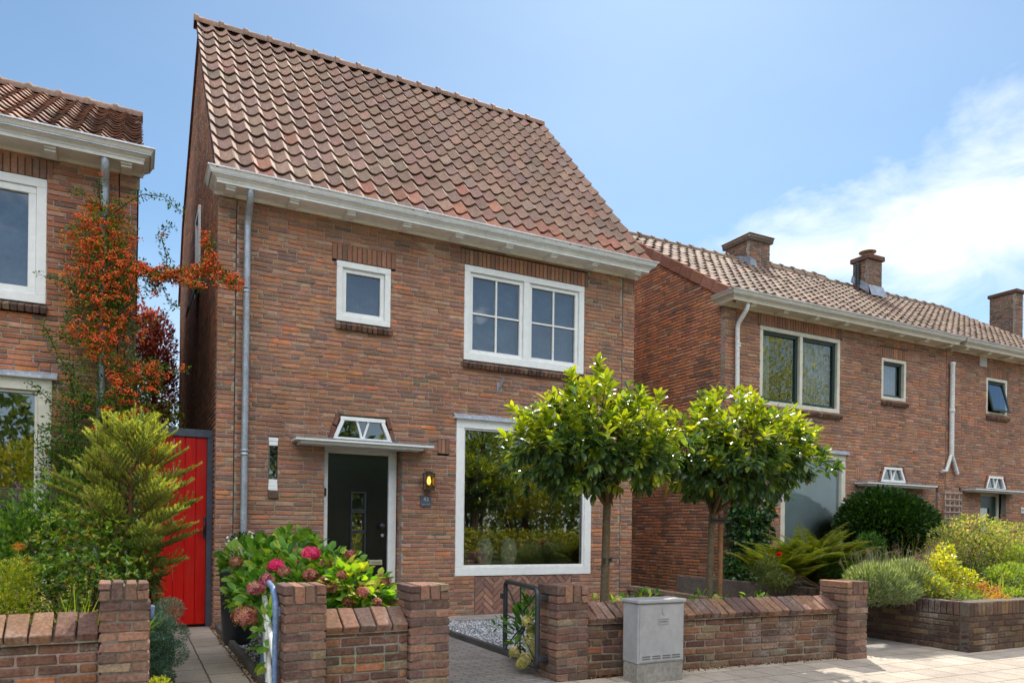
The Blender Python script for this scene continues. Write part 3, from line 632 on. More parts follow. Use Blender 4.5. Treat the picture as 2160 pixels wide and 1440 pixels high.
def textmesh(body, size, loc, name, mat, parent):
    cu = bpy.data.curves.new('txt', 'FONT'); cu.body = body; cu.size = size; cu.extrude = .0015; cu.align_x = 'CENTER'; cu.align_y = 'CENTER'
    o = bpy.data.objects.new('txt', cu); COL.objects.link(o); dg = bpy.context.evaluated_depsgraph_get(); me = bpy.data.meshes.new_from_object(o.evaluated_get(dg))
    COL.objects.unlink(o); bpy.data.objects.remove(o); me.transform(Matrix.Translation(loc) @ Matrix.Rotation(pi/2, 4, 'X')); me.materials.clear(); me.materials.append(mat)
    m = bpy.data.objects.new(name, me); COL.objects.link(m); m.parent = parent; m.matrix_parent_inverse = Matrix.Translation(-parent.location); return m
t = thing('number_plate', 'square dark slate house number plate reading 43 below the lantern', 'house number', (3.36, -.01, 1.52))
s = MB(); s.cbox(3.285, 3.435, -.02, -.006, 1.455, 1.6, (.07, .075, .09), .002, 0); s.build('plate', GREYP, t)
LET = rough_mat('lettering', (.62, .62, .6), .5, bs=0); textmesh('43', .075, (3.363, -.0215, 1.55), 'numerals', LET, t)
s = MB()
for k in range(9): s.box(3.31 + k*.012, 3.31 + k*.012 + .008, -.0215, -.0203, 1.484, 1.489)
s.build('fine_print', LET, t)
for k, (px, c_) in enumerate(((1022, 'rounded pale vase behind the picture window, nearer its left edge'), (1073, 'rounded pale vase behind the picture window, second from its left edge'))):
    p = at(px, 1150, .28); t = MB(); t.lathe((p[0], .29, .621), [(0, 0), (.06, 0), (.075, .02), (.115, .16), (.125, .26), (.105, .36), (.075, .40), (.07, .42), (.08, .43), (.07, .43), (.06, .41), (0, .4)], 24)
    tag(t.build('vase', POT), c_, 'vase', 'vases on the window board')

# ================================================================== RED SIDE GATE
G = thing('side_gate', 'bright red plank gate in slate grey frame between two brick houses', 'gate', (.42, .3, 0))
s = MB(); s.cbox(.0, .826, .28, .36, 2.2, 2.29, (.1, .12, .16), .003, 0); s.cbox(.765, .826, .281, .36, .0, 2.1995, (.1, .12, .16), .003, 0); s.cbox(.0, .06, .281, .36, .0, 2.1995, (.1, .12, .16), .003, 0); s.build('gate_frame', GREYP, G)
s = MB(); k = 6; w = (.763 - .062) / k
for i in range(k): s.cbox(.062 + w*i + .001, .062 + w*(i+1) - .001, .3 + npr.uniform(0, .002), .33, .03, 2.198, (.5, .01, .01), .004, .0005)
gd = s.build('gate_door', RED, G)
s = MB(); hx_, hy = .705, .285; p = at(431, 1108, .29); hx_ = p[0]; hz = p[2]
s.cbox(hx_ - .014, hx_ + .014, .292, .299, hz - .1, hz - .055, (.02,)*3, .003, 0); s.cbox(hx_ - .014, hx_ + .014, .292, .299, hz + .055, hz + .1, (.02,)*3, .003, 0)
s.tube([(hx_, .29, hz - .07), (hx_, .262, hz - .04), (hx_, .255, hz), (hx_, .262, hz + .04), (hx_, .29, hz + .07)], .009, 8); s.build('pull_handle', BLACKM, gd)
p = at(431, 1124, .29); s = MB(); s.cbox(p[0] - .014, p[0] + .014, .291, .2995, p[2] - .07, p[2] + .07, (.02,)*3, .004, 0); s.tube([(p[0], .29, p[2] + .01), (p[0], .25, p[2] + .01), (p[0] - .1, .25, p[2] + .012)], .008, 8); s.build('lever_handle', BLACKM, gd)

# ================================================================== RIGHT-HAND HOUSES
YB = .1; XB0, XJ, XB1 = 8.53, 14.33, 19.5; WB = 4.86
GB = 'terraced brick houses to the right'
B1 = thing('brick_house', 'brick terraced house with red verge tiles and frosted picture window behind round laurel crowns', 'house', (11.4, YB, 0), GB)
B2 = thing('brick_house', 'brick terraced house at far right with number 47 and a tilted open small window', 'house', (16.8, YB, 0), GB)
def wrect(tl, br, Y):
    a = at(*tl, Y); b = at(*br, Y); return (a[0], b[0], b[2], a[2])
w1 = wrect((1604, 685), (1771, 872), YB); w2 = wrect((1860, 753), (1911, 848), YB); w3 = wrect((2081, 795), (2124, 879), YB)
x_, _, z_ = at(1646, 1100, YB); wl_ = (x_, at(1783, 1000, YB)[0], .72, at(1780, 960, YB)[2])
def tr_from(a, b, c, d, Y):
    P = [at(*q, Y) for q in (a, b, c, d)]; zb = (P[0][2] + P[1][2]) / 2; zt = (P[2][2] + P[3][2]) / 2; return (P[0][0], P[1][0], P[2][0], P[3][0], zb, zt)
t1 = tr_from((1857, 1016), (1909, 1018), (1864, 984), (1902, 987), YB); t2 = tr_from((2078, 1033), (2121, 1035), (2084, 1003), (2115, 1006), YB)
d1 = (t1[0] - .05, t1[1] + .12, 0, 2.08); c1 = (at(1822, 1018, YB-.2)[0], at(1970, 1027, YB-.2)[0]); c2x = at(2050, 1034, YB-.2)[0]
d2 = (at(2068, 1060, YB)[0], at(2122, 1060, YB)[0], 0, 2.08)
sl1 = (at(1974, 1030, YB)[0], at(1980, 1030, YB)[0], 1.45, 2.12); sl2 = (at(2023, 1032, YB)[0], at(2028, 1032, YB)[0], 1.4, 2.12)
mb = MB(); H_ = [rect(*w1), rect(w1[0]-.06, w1[1]+.06, w1[3], w1[3]+.2), rect(*w2), rect(w2[0]-.05, w2[1]+.05, w2[3], w2[3]+.2), rect(*wl_), (0, 2.08, d1[:2]), trhole(t1), rect(*sl1)]
brick_field(mb, (0, YB, 0), (1, 0, 0), (0, -1, 0), 0, WB, cut([(XB0, XB0 + .22), (XB0 + .232, XJ - .02)], H_), us=XB0)
mb.box(XB0 + .218, XB0 + .234, YB + .012, YB + .1, 0, WB, (.05, .045, .04), 1); mb.box(XJ - .022, XJ - .003, YB + .015, YB + .1, 0, WB, (.04, .035, .03), 1)
mb.build('front_wall', [BRICK, MORTAR], B1)
mb = MB(); H_ = [rect(*w3), rect(w3[0]-.05, w3[1]+.05, w3[3], w3[3]+.2), (0, 2.08, d2[:2]), trhole(t2), rect(*sl2)]
brick_field(mb, (0, YB, 0), (1, 0, 0), (0, -1, 0), 0, WB, cut([(XJ, XB1)], H_), us=XJ); mb.build('front_wall', [BRICK, MORTAR], B2)
RY, RZ = 3.35, 7.2; EY, EZ = -.2, 4.94
def gableB(z):
    if z < 4.85: return [(.205, 7)]
    a = (z - 5.2) / (RZ - 5.2) * (RY - .2) + .22; b = 6.7 - (z - 5.0) / 2.2 * 3.35
    return [(max(.205, a), min(7, b))] if b - a > .1 else []
mb = MB(); brick_field(mb, (XB0, 0, 0), (0, 1, 0), (-1, 0, 0), 0, 7.1, gableB, us=.1, joint=.011, ragged=.0015, tone=1.35, mcol=(.16, .12, .1), pal=[('ac7862', 22), ('b27c62', 16), ('a07260', 18), ('926c5e', 16), ('ba7c5a', 10), ('80655e', 8), ('ac8a78', 8)]); mb.build('gable_wall', [BRICK, MORTAR], B1)
for b, x0, x1 in ((B1, XB0 + .02, XJ), (B2, XJ, XB1)):
    mb = MB(); mb.box(x0, x1, 6.9, 7., 0, 4.8); mb.build('rear_wall', BSH_X, b)
    mb = MB(); mb.add([(x0, RY + .02, RZ), (x1, RY + .02, RZ), (x1, 7.1, 4.8), (x0, 7.1, 4.8)], [(0, 1, 2, 3)], hx('7a6256')); mb.build('rear_roof', TILE, b)
XS = 12.5
tile_roof('roof', B1, XB0 + .02, XJ, EY, EZ, RY, RZ, .21, .3, PAL_TB, amp=.8, tone=1.1); tile_roof('roof', B2, XJ, XB1, EY, EZ, RY, RZ, .21, .3, PAL_TB, amp=.8, tone=1.1)
ridge_caps('ridge', B1, XB0 - .05, 11.9, RY, RZ, .09, .36, PAL_TB); ridge_caps('ridge', B2, XJ, XB1, RY, RZ, .09, .36, PAL_TB)
ridge_caps('ridge', B1, 12.52, XJ, RY, RZ, .09, .36, PAL_TB)
tile_roof('upper_roof', B1, XS + .1, XJ + .9, RY + .02, RZ, RY + .45, RZ + .27, .21, .3, PAL_TB, amp=.8); ridge_caps('upper_ridge', B1, XS + .1, XJ + .9, RY + .5, RZ + .3, .1, .36, PAL_TB)
mb = MB(); mb.add([(XS + .1, RY + .5, RZ + .3), (XJ + .9, RY + .5, RZ + .3), (XJ + .9, RY + 1.2, RZ - .45), (XS + .1, RY + 1.2, RZ - .45)], [(0, 1, 2, 3)], hx('7a6256')); mb.build('upper_rear_roof', TILE, B1)
# verge tiles: red hooked pieces stepping up the left edge
mb = MB(); v = np.array([0, RY - EY, RZ - EZ]); Lv = np.linalg.norm(v); v /= Lv; n = np.array([0, -v[2], v[1]]); Rm = np.stack([np.array([1., 0, 0]), v, n], 1)
k = 13; L_ = Lv / k
for i in range(k):
    c = np.array([XB0 - .02, EY, EZ]) + v * (L_ * (i + .5)) + n * .0; col = palpick([('9a6a58', 3), ('90624f', 3), ('a47462', 2)], 1)
    Rt = Rm @ np.array([[1, 0, 0], [0, cos(.05), sin(.05)], [0, -sin(.05), cos(.05)]])
    mb.boxes_c(np.array([c + n * -.05]), np.array([[.035, L_ - .008, .17]]), col, .008, .003, Rt[None]); mb.boxes_c(np.array([c + n * .035 + np.array([.06, 0, 0])]), np.array([[.155, L_ + .02, .022]]), col * 1.05, .008, .003, Rt[None])
mb.build('verge_tiles', TILE, B1)
gutter(B1, XB0 - .22, XJ, YB - .41, 5.0, yb=YB + .12, paint=(.72, .68, .58), y0=YB); gutter(B2, XJ + .001, XB1, YB - .41, 5.0, yb=YB + .1, paint=(.72, .68, .58), y0=YB)
for i in range(8): bracket(B1, XB0 + .35 + i * .74, YB - .41, 4.872, YB, paint=(.72, .68, .56))
for i in range(7): bracket(B2, XJ + .25 + i * .74, YB - .41, 4.872, YB, paint=(.72, .68, .56))
PVC = rough_mat('white_pvc', (.7, .7, .68), .4, bs=0)
pb = at(1577, 632, YB-.25); pipe(B1, [(pb[0], YB - .25, 4.9), (pb[0], YB - .25, 4.78), (at(1556, 670, YB-.07)[0], YB - .07, 4.55), (at(1558, 830, YB-.07)[0], YB - .07, .4)], .036, PVC, [(at(1557, 728, YB-.07)[0], YB - .07, at(1557, 728, YB-.07)[2])])
window(B1, *w1, YB, fw=.07, sashes=2, sw=.05, sash_mat=GREENP, frame_mat=CREAM, lintel=.2, curt=[(0, .2, FABW, 5), (.52, 1, FABW, 12)], mull=.07, glass=GLASSU, sdepth=.05)
window(B1, *w2, YB, fw=.06, sw=.045, sash_mat=GREENP, frame_mat=CREAM, lintel=.2, curt=[(0, 1, FABW, 7)], glass=GLASSU, sdepth=.06)
w = window(B2, *w3, YB, fw=.06, sw=0, frame_mat=CREAM, lintel=.2, glass=glass_mat('no_pane', 0, (1, 1, 1)), sdepth=.05, label='small white window with its casement tilted open')
for ch in list(w.children):
    if ch.name.startswith('pane'): bpy.data.objects.remove(ch)
s = MB(); a, b, c, d = w3[0] + .07, w3[1] - .07, w3[2] + .07, w3[3] - .07; t_ = radians(14)
bars(s, a, b, c, d, -.02, .02, .04); V = np.concatenate(s.v); V = np.stack([V[:, 0], YB + .06 + V[:, 1] - (d - V[:, 2]) * sin(t_) * 1.0, V[:, 2]], 1); s.v = [V]; s.build('tilted_sash', GREENP, w)
s = MB(); s.add([(a + .04, YB + .06 - (d - c) * sin(t_), c + .04), (b - .04, YB + .06 - (d - c) * sin(t_), c + .04), (b - .04, YB + .06, d - .04), (a + .04, YB + .06, d - .04)], [(0, 1, 2, 3)]); s.build('tilted_pane', GLASS, w)
w = window(B1, *wl_, YB, fw=.1, sw=0, glass=GLASSF, frame_mat=CREAM, sill=False, lead=True, setb=-.008)
s = MB(); s.box(wl_[0] + .1, wl_[1] - .1, YB + .07, YB + .075, .95, wl_[3] - .1); s.build('roller_blind', BLIND, w)
room(B1, XB0 + .15, XJ - .1, .3, 2.7, YB + .105, 3.5); room(B1, XB0 + .15, XJ - .1, 3.0, 4.8, YB + .105, 3.5); room(B2, XJ + .1, XB1 - .1, .0, 2.7, YB + .3, 3.5); room(B2, XJ + .1, XB1 - .1, 3.0, 4.8, YB + .105, 3.5)
transom(B1, t1, YB - .012); transom(B2, t2, YB - .012)
canopy(B1, c1[0], c1[1], 2.1, YB, .28); canopy(B2, c2x, c2x + 1.75, 2.1, YB, .28)
for b, d in ((B1, d1), (B2, d2)):
    s = MB(); s.cbox(d[0] + .02, d[0] + .1, YB + .13, YB + .22, 0, 2.08, (.72, .7, .6), .003, 0); s.cbox(d[1] - .1, d[1] - .02, YB + .13, YB + .22, 0, 2.08, (.72, .7, .6), .003, 0); s.cbox(d[0] + .1005, d[1] - .1005, YB + .131, YB + .22, 2.0, 2.08, (.72, .7, .6), .003, 0); s.build('door_frame', CREAM, b)
    s = MB(); a, c = d[0] + .101, d[1] - .101; s.box(a, c, YB + .16, YB + .2, .02, 1.2); s.box(a, a + .1, YB + .16, YB + .2, 1.2, 1.999); s.box(c - .22, c, YB + .16, YB + .2, 1.2, 1.999); s.box(a + .1, c - .22, YB + .16, YB + .2, 1.75, 1.999)
    o = s.build('door', GREENP, b); quad(a + .1, c - .22, 1.2, 1.75, YB + .18, o, 'pane', GLASS)
for b, sl in ((B1, sl1), (B2, sl2)):
    s = MB(); s.box(sl[0], sl[1], YB + .07, YB + .1, sl[2], sl[3], (.03, .04, .035)); s.build('slit_window', GREENP, b)
s = MB(); soldiers(s, at(1803, 990, YB)[0], at(1816, 990, YB)[0], 2.18, 2.36, YB, w=.05, proud=.012, depth=.03); s.build('brick_vent', [BRICK, MORTAR], B1)
q = at(2072, 763, YB); s = MB(); s.cbox(q[0] - .12, q[0] + .12, YB - .03, YB - .006, q[2] - .1, q[2] + .1, (.6, .58, .54), .003, 0)
for k in range(6): s.box(q[0] - .1, q[0] + .1, YB - .034, YB - .031, q[2] - .08 + k*.03, q[2] - .07 + k*.03, (.35, .33, .3))
s.build('air_vent', COATED, B2)
xp = at(2009, 800, YB - .06)[0]; zt, zf = at(2009, 765, YB-.06)[2], at(2008, 962, YB-.06)[2]; yp = YB - .06
s = MB(); s.tube([(xp, yp, zt), (xp, yp, zf)], .045, 12); s.lathe((xp, yp, zt - .02), [(.046, -.04), (.055, -.03), (.055, .03), (.0, .035)], 12); s.lathe((xp, yp, at(2008, 866, YB-.06)[2]), [(.046, -.04), (.056, -.03), (.056, .03), (.046, .04)], 12)
s.tube([(xp, yp, zf + .05), (xp - .16, yp, zf - .3), (xp - .3, yp, zf - .31)], .035, 10); s.tube([(xp, yp, zf + .05), (xp + .2, yp, zf - .34)], .035, 10)
o = s.build('forked_pipe', PVC, B2)
t = thing('number_plate', 'small white house number plate reading 47 at the right edge', 'house number', (at(2156, 1076, YB)[0], YB, at(2156, 1076, YB)[2])); q = at(2156, 1076, YB)
s = MB(); s.cbox(q[0] - .06, q[0] + .06, YB - .02, YB - .006, q[2] - .06, q[2] + .06, (.75, .75, .74), .002, 0); s.build('plate', COATED, t); textmesh('47', .09, (q[0], YB - .022, q[2]), 'numerals', rough_mat('ink', (.05, .05, .09), .5, bs=0), t)
q = at(1700, 896, YB); flagholder(q[0], q[2], YB, 'small white flag holder below the dark green sashes of the right-hand house', PVC)
t = thing('garden_trellis', 'small weathered wooden trellis fixed to brickwork between two slit windows', 'trellis', (at(2008, 1070, YB-.05)[0], YB - .05, 1.3)); s = MB()
xa, xb = at(1990, 1070, YB - .05)[0], at(2026, 1070, YB-.05)[0]; za, zb = at(2008, 1110, YB-.05)[2], at(2008, 1036, YB-.05)[2]
for k in range(4): xx = xa + .05 + (xb - xa - .1) * k / 3; s.cbox(xx - .012, xx + .012, YB - .06, YB - .045, za, zb, (.2, .18, .16), .002, .001)
for k in range(6): zz = za + .03 + (zb - za - .06) * k / 5; s.cbox(xa, xb, YB - .078, YB - .0605, zz - .012, zz + .012, (.2, .18, .16), .002, .001)
s.build('lattice', TRELW, t)
def chimney(parent, x0, x1, y0, y1, z0, z1, cap='brick', label=None):
    s = MB(); s.box(x0 + .012, x1 - .012, y0 + .012, y1 - .012, z0, z1, (.12, .1, .09), 1)
    pal = [('755f58', 4), ('84685c', 3), ('946c5c', 2), ('66544e', 2)]
    brick_field(s, (0, y0, 0), (1, 0, 0), (0, -1, 0), z0, z1, lambda z: [(x0, x1)], us=x0, pal=pal, depth=.08, joint=.011)
    brick_field(s, (x0, 0, 0), (0, 1, 0), (-1, 0, 0), z0, z1, lambda z: [(y0 + .085, y1)], us=y0, pal=pal, depth=.08, joint=.011)
    brick_field(s, (x1, 0, 0), (0, 1, 0), (1, 0, 0), z0, z1, lambda z: [(y0 + .085, y1)], us=y0, pal=pal, depth=.08, joint=.011)
    if cap == 'brick':
        for k in range(2): brick_field(s, (0, y0 - .03 - .03*k, 0), (1, 0, 0), (0, -1, 0), z1 + .0545*k, z1 + .0545*(k+1), lambda z: [(x0 - .03 - .03*k, x1 + .03 + .03*k)], us=x0, pal=pal, depth=.05); brick_field(s, (x0 - .03 - .03*k, 0, 0), (0, 1, 0), (-1, 0, 0), z1 + .0545*k, z1 + .0545*(k+1), lambda z: [(y0 - .03 + .03, y1 + .05)], us=y0, pal=pal, depth=.05)
        s.box(x0 - .05, x1 + .05, y0 - .05, y1 + .05, z1 + .001, z1 + .1, (.12, .1, .09), 1)
    o = s.build('chimney', [BRICK, MORTAR], parent)
    if label: o['label'] = label
    s = MB()
    if cap == 'brick': s.cbox(x0 - .075, x1 + .075, y0 - .075, y1 + .075, z1 + .109, z1 + .13, hx('6b6254'), .006, .004)
    else:
        s.cbox(x0 - .05, x1 + .05, y0 - .05, y1 + .05, z1, z1 + .11, hx('6a4c42'), .008, .002)
    s.build('chimney_cap', CONC, o)
    s = MB(); s.cbox(x0 - .02, x1 + .02, y0 - .02, y1 + .02, z0, z0 + (.62 if cap == 'brick' else .45), (.4, .42, .46), .006, .004); 
    return o, s
XK = 11.9; o, s = chimney(B1, XK, 12.5, 2.98, 3.72, 6.6, 7.56, label='wide dark brick chimney with weathered projecting cap')
s = MB(); s.add([(XK - .03, 2.9, 6.93), (XK - .03, 3.75, 7.2), (XK - .03, 3.75, 7.32), (XK - .03, 3.3, 7.3), (XK - .03, 2.94, 7.16)], [(0, 1, 2, 3, 4)]); s.add([(XK - .035, 2.95, 6.9), (12.53, 2.95, 6.9), (12.53, 2.95, 6.98), (12.1, 2.95, 7.0), (12.05, 2.95, 7.14), (XK - .035, 2.95, 7.16)], [(0, 1, 2, 3, 4, 5)]); s.add([(XK - .06, 2.86, 6.93), (12.58, 2.86, 6.93), (12.53, 2.95, 7.0), (XK - .035, 2.95, 7.0)], [(0, 1, 2, 3)]); s.build('chimney_flashing', LEAD, o)
Y2 = 2.7; xa, xb = at(1832, 590, Y2)[0], at(1860, 590, Y2)[0]; zt2 = at(1832, 545, Y2)[2]; yb2 = atx(1799, 580, xa)[1]
o, s = chimney(B1, xa, xb, Y2, yb2, 6.5, zt2, cap='slab', label='narrow brick chimney with slab top and round cowl')
s = MB(); zb2 = 4.94 + (Y2 + .2) * .6366 + .06; s.add([(xa - .05, Y2 - .12, zb2 - .05), (xb + .05, Y2 - .12, zb2 - .05), (xb + .03, Y2 - .02, zb2 + .22), (xa - .03, Y2 - .02, zb2 + .22)], [(0, 1, 2, 3)]); s.add([(xa - .04, Y2 - .05, zb2), (xa - .04, yb2 + .03, zb2 + .4), (xa - .03, yb2, zb2 + .55), (xa - .03, Y2 - .02, zb2 + .24)], [(0, 1, 2, 3)]); s.build('chimney_flashing', LEAD, o)
xm, ym = (xa + xb) / 2, (Y2 + yb2) / 2
s = MB(); s.lathe((xm, ym, zt2 + .11), [(.1, 0), (.09, .06), (.06, .08), (.06, .11), (.19, .13), (.2, .15), (.12, .18), (0, .19)], 16, hx('9a7a60')); s.build('chimney_cowl', COATED, o)
s = MB()
for k in range(8): s.lathe((xa - .06, Y2 + .25, zb2 + .3 + k*.06), [(.045, 0), (.065, .012), (.045, .04)], 10)
s.tube([(xa - .06, Y2 + .25, zb2 + .1), (xa - .06, Y2 + .25, zb2 + .8)], .045, 10); s.build('flue', BLACKM, o)
q0, q1 = at(2085, 690, 5), at(2157, 610, 5)
HF = thing('brick_house', 'mostly hidden house behind the terrace, only its dark brick chimney showing above the roof', 'house', (25, 6, 0))
s = MB(); s.add([(20, 4.2, 0), (30, 4.2, 0), (30, 9, 0), (20, 9, 0), (20, 4.2, 5.0), (30, 4.2, 5.0), (30, 9, 5.0), (20, 9, 5.0), (20, 6.5, 7.9), (30, 6.5, 7.9)], [(0, 1, 5, 4), (1, 2, 6, 9, 5), (2, 3, 7, 6), (3, 0, 4, 8, 7)]); s.build('wall', BSH_X, HF)
s = MB(); s.add([(19.8, 4.0, 4.9), (30, 4.0, 4.9), (30, 6.5, 7.95), (19.8, 6.5, 7.95), (30, 9.2, 4.9), (19.8, 9.2, 4.9)], [(0, 1, 2, 3), (3, 2, 4, 5)], hx('6a4c40')); rf = s.build('roof', TILE, HF)
o, s = chimney(rf, at(2143, 650, 5)[0], at(2158, 650, 5)[0], 5, 5.84, 5.5, 9.15, cap='slab')

# ================================================================== LEFT HOUSE
C_ = thing('brick_house', 'brick house cut off at left edge with pale gutter above orange berries', 'house', (-1.5, 0, 0))
wu = (-2.4, -.825, 3.44, 4.725); wd = (-2.9, -.76, .55, 2.66); XC0 = -4.2
mb = MB(); brick_field(mb, (0, 0, 0), (1, 0, 0), (0, -1, 0), 0, 4.955, cut([(XC0, -.172), (-.16, .004)], [rect(*wu), rect(wu[0]-.02, wu[1]+.0, wu[3], wu[3]+.2), rect(wu[0]-.01, wu[1]+.01, wu[2]-.09, wu[2]), rect(*wd)]), us=XC0, pal=[('a8705a', 22), ('b0785a', 14), ('9a6856', 24), ('8c6256', 16), ('bc784e', 7), ('7c5e56', 10), ('b08878', 6)])
mb.box(-.174, -.158, .012, .1, 0, 4.95, (.05, .045, .04), 1); mb.build('front_wall', [BRICK, MORTAR], C_)
mb = MB(); mb.add([(.004, .105, 0), (.004, 7, 0), (.004, 7, 4.95), (.004, 3.3, 7.1), (.004, .105, 5.05)], [(0, 1, 2, 3, 4)]); mb.build('side_wall', BSH_Y, C_)
mb = MB(); brick_field(mb, (0, -.026, 0), (1, 0, 0), (0, -1, 0), 4.80, 4.94, lambda z: [(-.16, .03)], us=-.16, depth=.03); mb.build('corbel', [BRICK, MORTAR], C_)
mb = MB(); mb.box(XC0, 0, 6.9, 7, 0, 4.95); mb.build('rear_wall', BSH_X, C_); mb = MB(); mb.add([(XC0, 3.32, 7.2), (.03, 3.32, 7.2), (.03, 7.1, 4.9), (XC0, 7.1, 4.9)], [(0, 1, 2, 3)], hx('6c4a3e')); mb.build('rear_roof', TILE, C_)
tile_roof('roof', C_, XC0, .05, -.33, 5.06, 3.3, 7.2, .2, .3, [('94705f', 20), ('9c7866', 20), ('8a6a5c', 16), ('7a6156', 12), ('a27c68', 8)], amp=1.15, tone=1.15); ridge_caps('ridge', C_, XC0, .06, 3.3, 7.21, .095, .36)
gutter(C_, XC0, .165, -.405, 5.11, paint=(.66, .64, .6), drop=.15)
for x in (-.1, -.78, -1.46, -2.1): bracket(C_, x, -.405, 4.97, paint=(.66, .64, .6))
pipe(C_, [(-.295, -.25, 4.99), (-.295, -.25, 4.9), (-.3, -.1, 4.75), (-.33, -.08, .1)], .042, ZINC, [(-.325, -.08, 2.2)])
window(C_, *wu, 0, fw=.09, sashes=1, sw=.07, glass=GLASSU, lintel=.2, sdepth=.02, curt=[(0, 1, FAB, 12)])
w = window(C_, *wd, 0, fw=.12, sashes=1, sw=.03, glass=GLASS, frame_mat=CREAM, sill=False, lead=True, setb=-.008)
s = MB()
for k in range(34): s.box(wd[0] + .13, wd[1] - .13, .1, .112, .7 + k*.025, .7 + k*.025 + .017, (.5, .5, .48))
s.build('slatted_blind', COATED, w)
s = MB(); s.cbox(wd[0], wd[1] + .02, -.1, -.0035, .49, .545, (.5, .48, .44), .006, .002); s.build('window_ledge', CONC, w)
room(C_, XC0 + .1, -.1, .3, 2.75, .12, 3.5); room(C_, XC0 + .1, -.1, 3.0, 4.9, .12, 3.5)

# ================================================================== GROUND
def sheet(name, pts, z, mat, kind='structure'):
    mb = MB(); mb.add([(x, y, z) for x, y in pts], [tuple(range(len(pts)))]); o = mb.build(name, mat); o['kind'] = kind; return o
def rc(x0, x1, y0, y1): return [(x0, y0), (x1, y0), (x1, y1), (x0, y1)]
GRASSY = rough_mat('verge_ground', (.06, .075, .03), .95, (14, .6, 1.4), (1, .7, 1.3), .6, 40)
sheet('ground', rc(-400, 400, -400, 400), -.03, GRASSY)
sheet('pavement', rc(-30, 40, -8.2, -4.1), 0., paving('pavement_slabs', .3, .3, (.48, .405, .325), (.38, .32, .26), (.12, .1, .08), radians(1), .006, .5))
sheet('side_path', rc(6.05, 7.5, -4.1, .4), .0005, paving('side_slabs', .3, .3, (.33, .3, .27), (.27, .24, .22), (.1, .085, .07), radians(91), .006, .5))
sheet('road', rc(-60, 60, -13.4, -8.2), -.0005, paving('road_bricks', .2, .1, (.16, .1, .085), (.12, .085, .075), (.06, .05, .045)))
sheet('flower_bed', rc(-6, .33, -4.05, .0), .001, SOIL); sheet('planting_soil', rc(.84, 2.05, -4.0, -.0), .002, SOIL)
sheet('concrete_path', [(.33, -4.1), (.84, -4.1), (.84, .28), (.2, .28)], .003, paving('path_slabs', .5, .27, (.42, .35, .285), (.34, .285, .235), (.09, .07, .055), radians(90), .008, .5))
sheet('garden_path', rc(2.05, 3.09, -4.1, -.0), .0015, paving('clinker_path', .2, .06, (.3, .265, .24), (.23, .205, .19), (.07, .06, .055), 0, .005, .7))
sheet('gravel_bed', rc(3.09, 6.05, -4.0, -.0), .0025, rough_mat('gravel_ground', (.3, .3, .32), .95, (60, .45, 1.5), (3, .8, 1.1), .8, 70))
mb = MB(); mb.cbox(3.2, 6.04, -.42, -.004, -.01, .03, (.33, .3, .27), .006, .002); o = mb.build('house_plinth_strip', CONC); o['kind'] = 'structure'
mb = MB()
for k in range(5): mb.cbox(3.09, 3.14, -3.98 + k*.79, -3.98 + (k+1)*.79 - .006, -.02, .06, (.085, .08, .08), .006, .002)
for k in range(5): mb.cbox(.845 + .0*k, .9, -4.0 + k*.86, -4.0 + (k+1)*.86 - .006, -.02, .065, (.1, .09, .08), .006, .002)
o = mb.build('path_edging', CONC); o['kind'] = 'structure'
def icos():
    t = (1 + 5 ** .5) / 2; V = np.array([(-1, t, 0), (1, t, 0), (-1, -t, 0), (1, -t, 0), (0, -1, t), (0, 1, t), (0, -1, -t), (0, 1, -t), (t, 0, -1), (t, 0, 1), (-t, 0, -1), (-t, 0, 1)], float)
    V /= np.linalg.norm(V[0]); F = [(0, 11, 5), (0, 5, 1), (0, 1, 7), (0, 7, 10), (0, 10, 11), (1, 5, 9), (5, 11, 4), (11, 10, 2), (10, 7, 6), (7, 1, 8), (3, 9, 4), (3, 4, 2), (3, 2, 6), (3, 6, 8), (3, 8, 9), (4, 9, 5), (2, 4, 11), (6, 2, 10), (8, 6, 7), (9, 8, 1)]
    return V, F
ICO = icos()
def randrot(k):
    q = npr.normal(size=(k, 4)); q /= np.linalg.norm(q, axis=1)[:, None]; w, x, y, z = q.T
    return np.stack([np.stack([1-2*(y*y+z*z), 2*(x*y-z*w), 2*(x*z+y*w)], 1), np.stack([2*(x*y+z*w), 1-2*(x*x+z*z), 2*(y*z-x*w)], 1), np.stack([2*(x*z-y*w), 2*(y*z+x*w), 1-2*(x*x+y*y)], 1)], 1)
k = 9000; P = np.stack([npr.uniform(3.15, 4.7, k), npr.uniform(-3.95, -.43, k), npr.uniform(.004, .016, k)], 1)
g = npr.uniform(.12, .7, (k, 1)) * np.array([[1, 1.0, 1.06]]); mb = MB(); mb.inst(*ICO, P, randrot(k), npr.uniform(.007, .015, (k, 3)) * np.array([[1, 1, .7]]), g)
k = 2500; P = np.stack([npr.uniform(.91, 2.04, k), npr.uniform(-3.95, -.1, k), npr.uniform(.004, .014, k)], 1); mb.inst(*ICO, P, randrot(k), npr.uniform(.007, .014, (k, 3)), npr.uniform(.1, .5, (k, 1)) * np.ones((1, 3)))
o = mb.build('gravel', rough_mat('pebble', None, .8, bs=0)); o['kind'] = 'stuff'

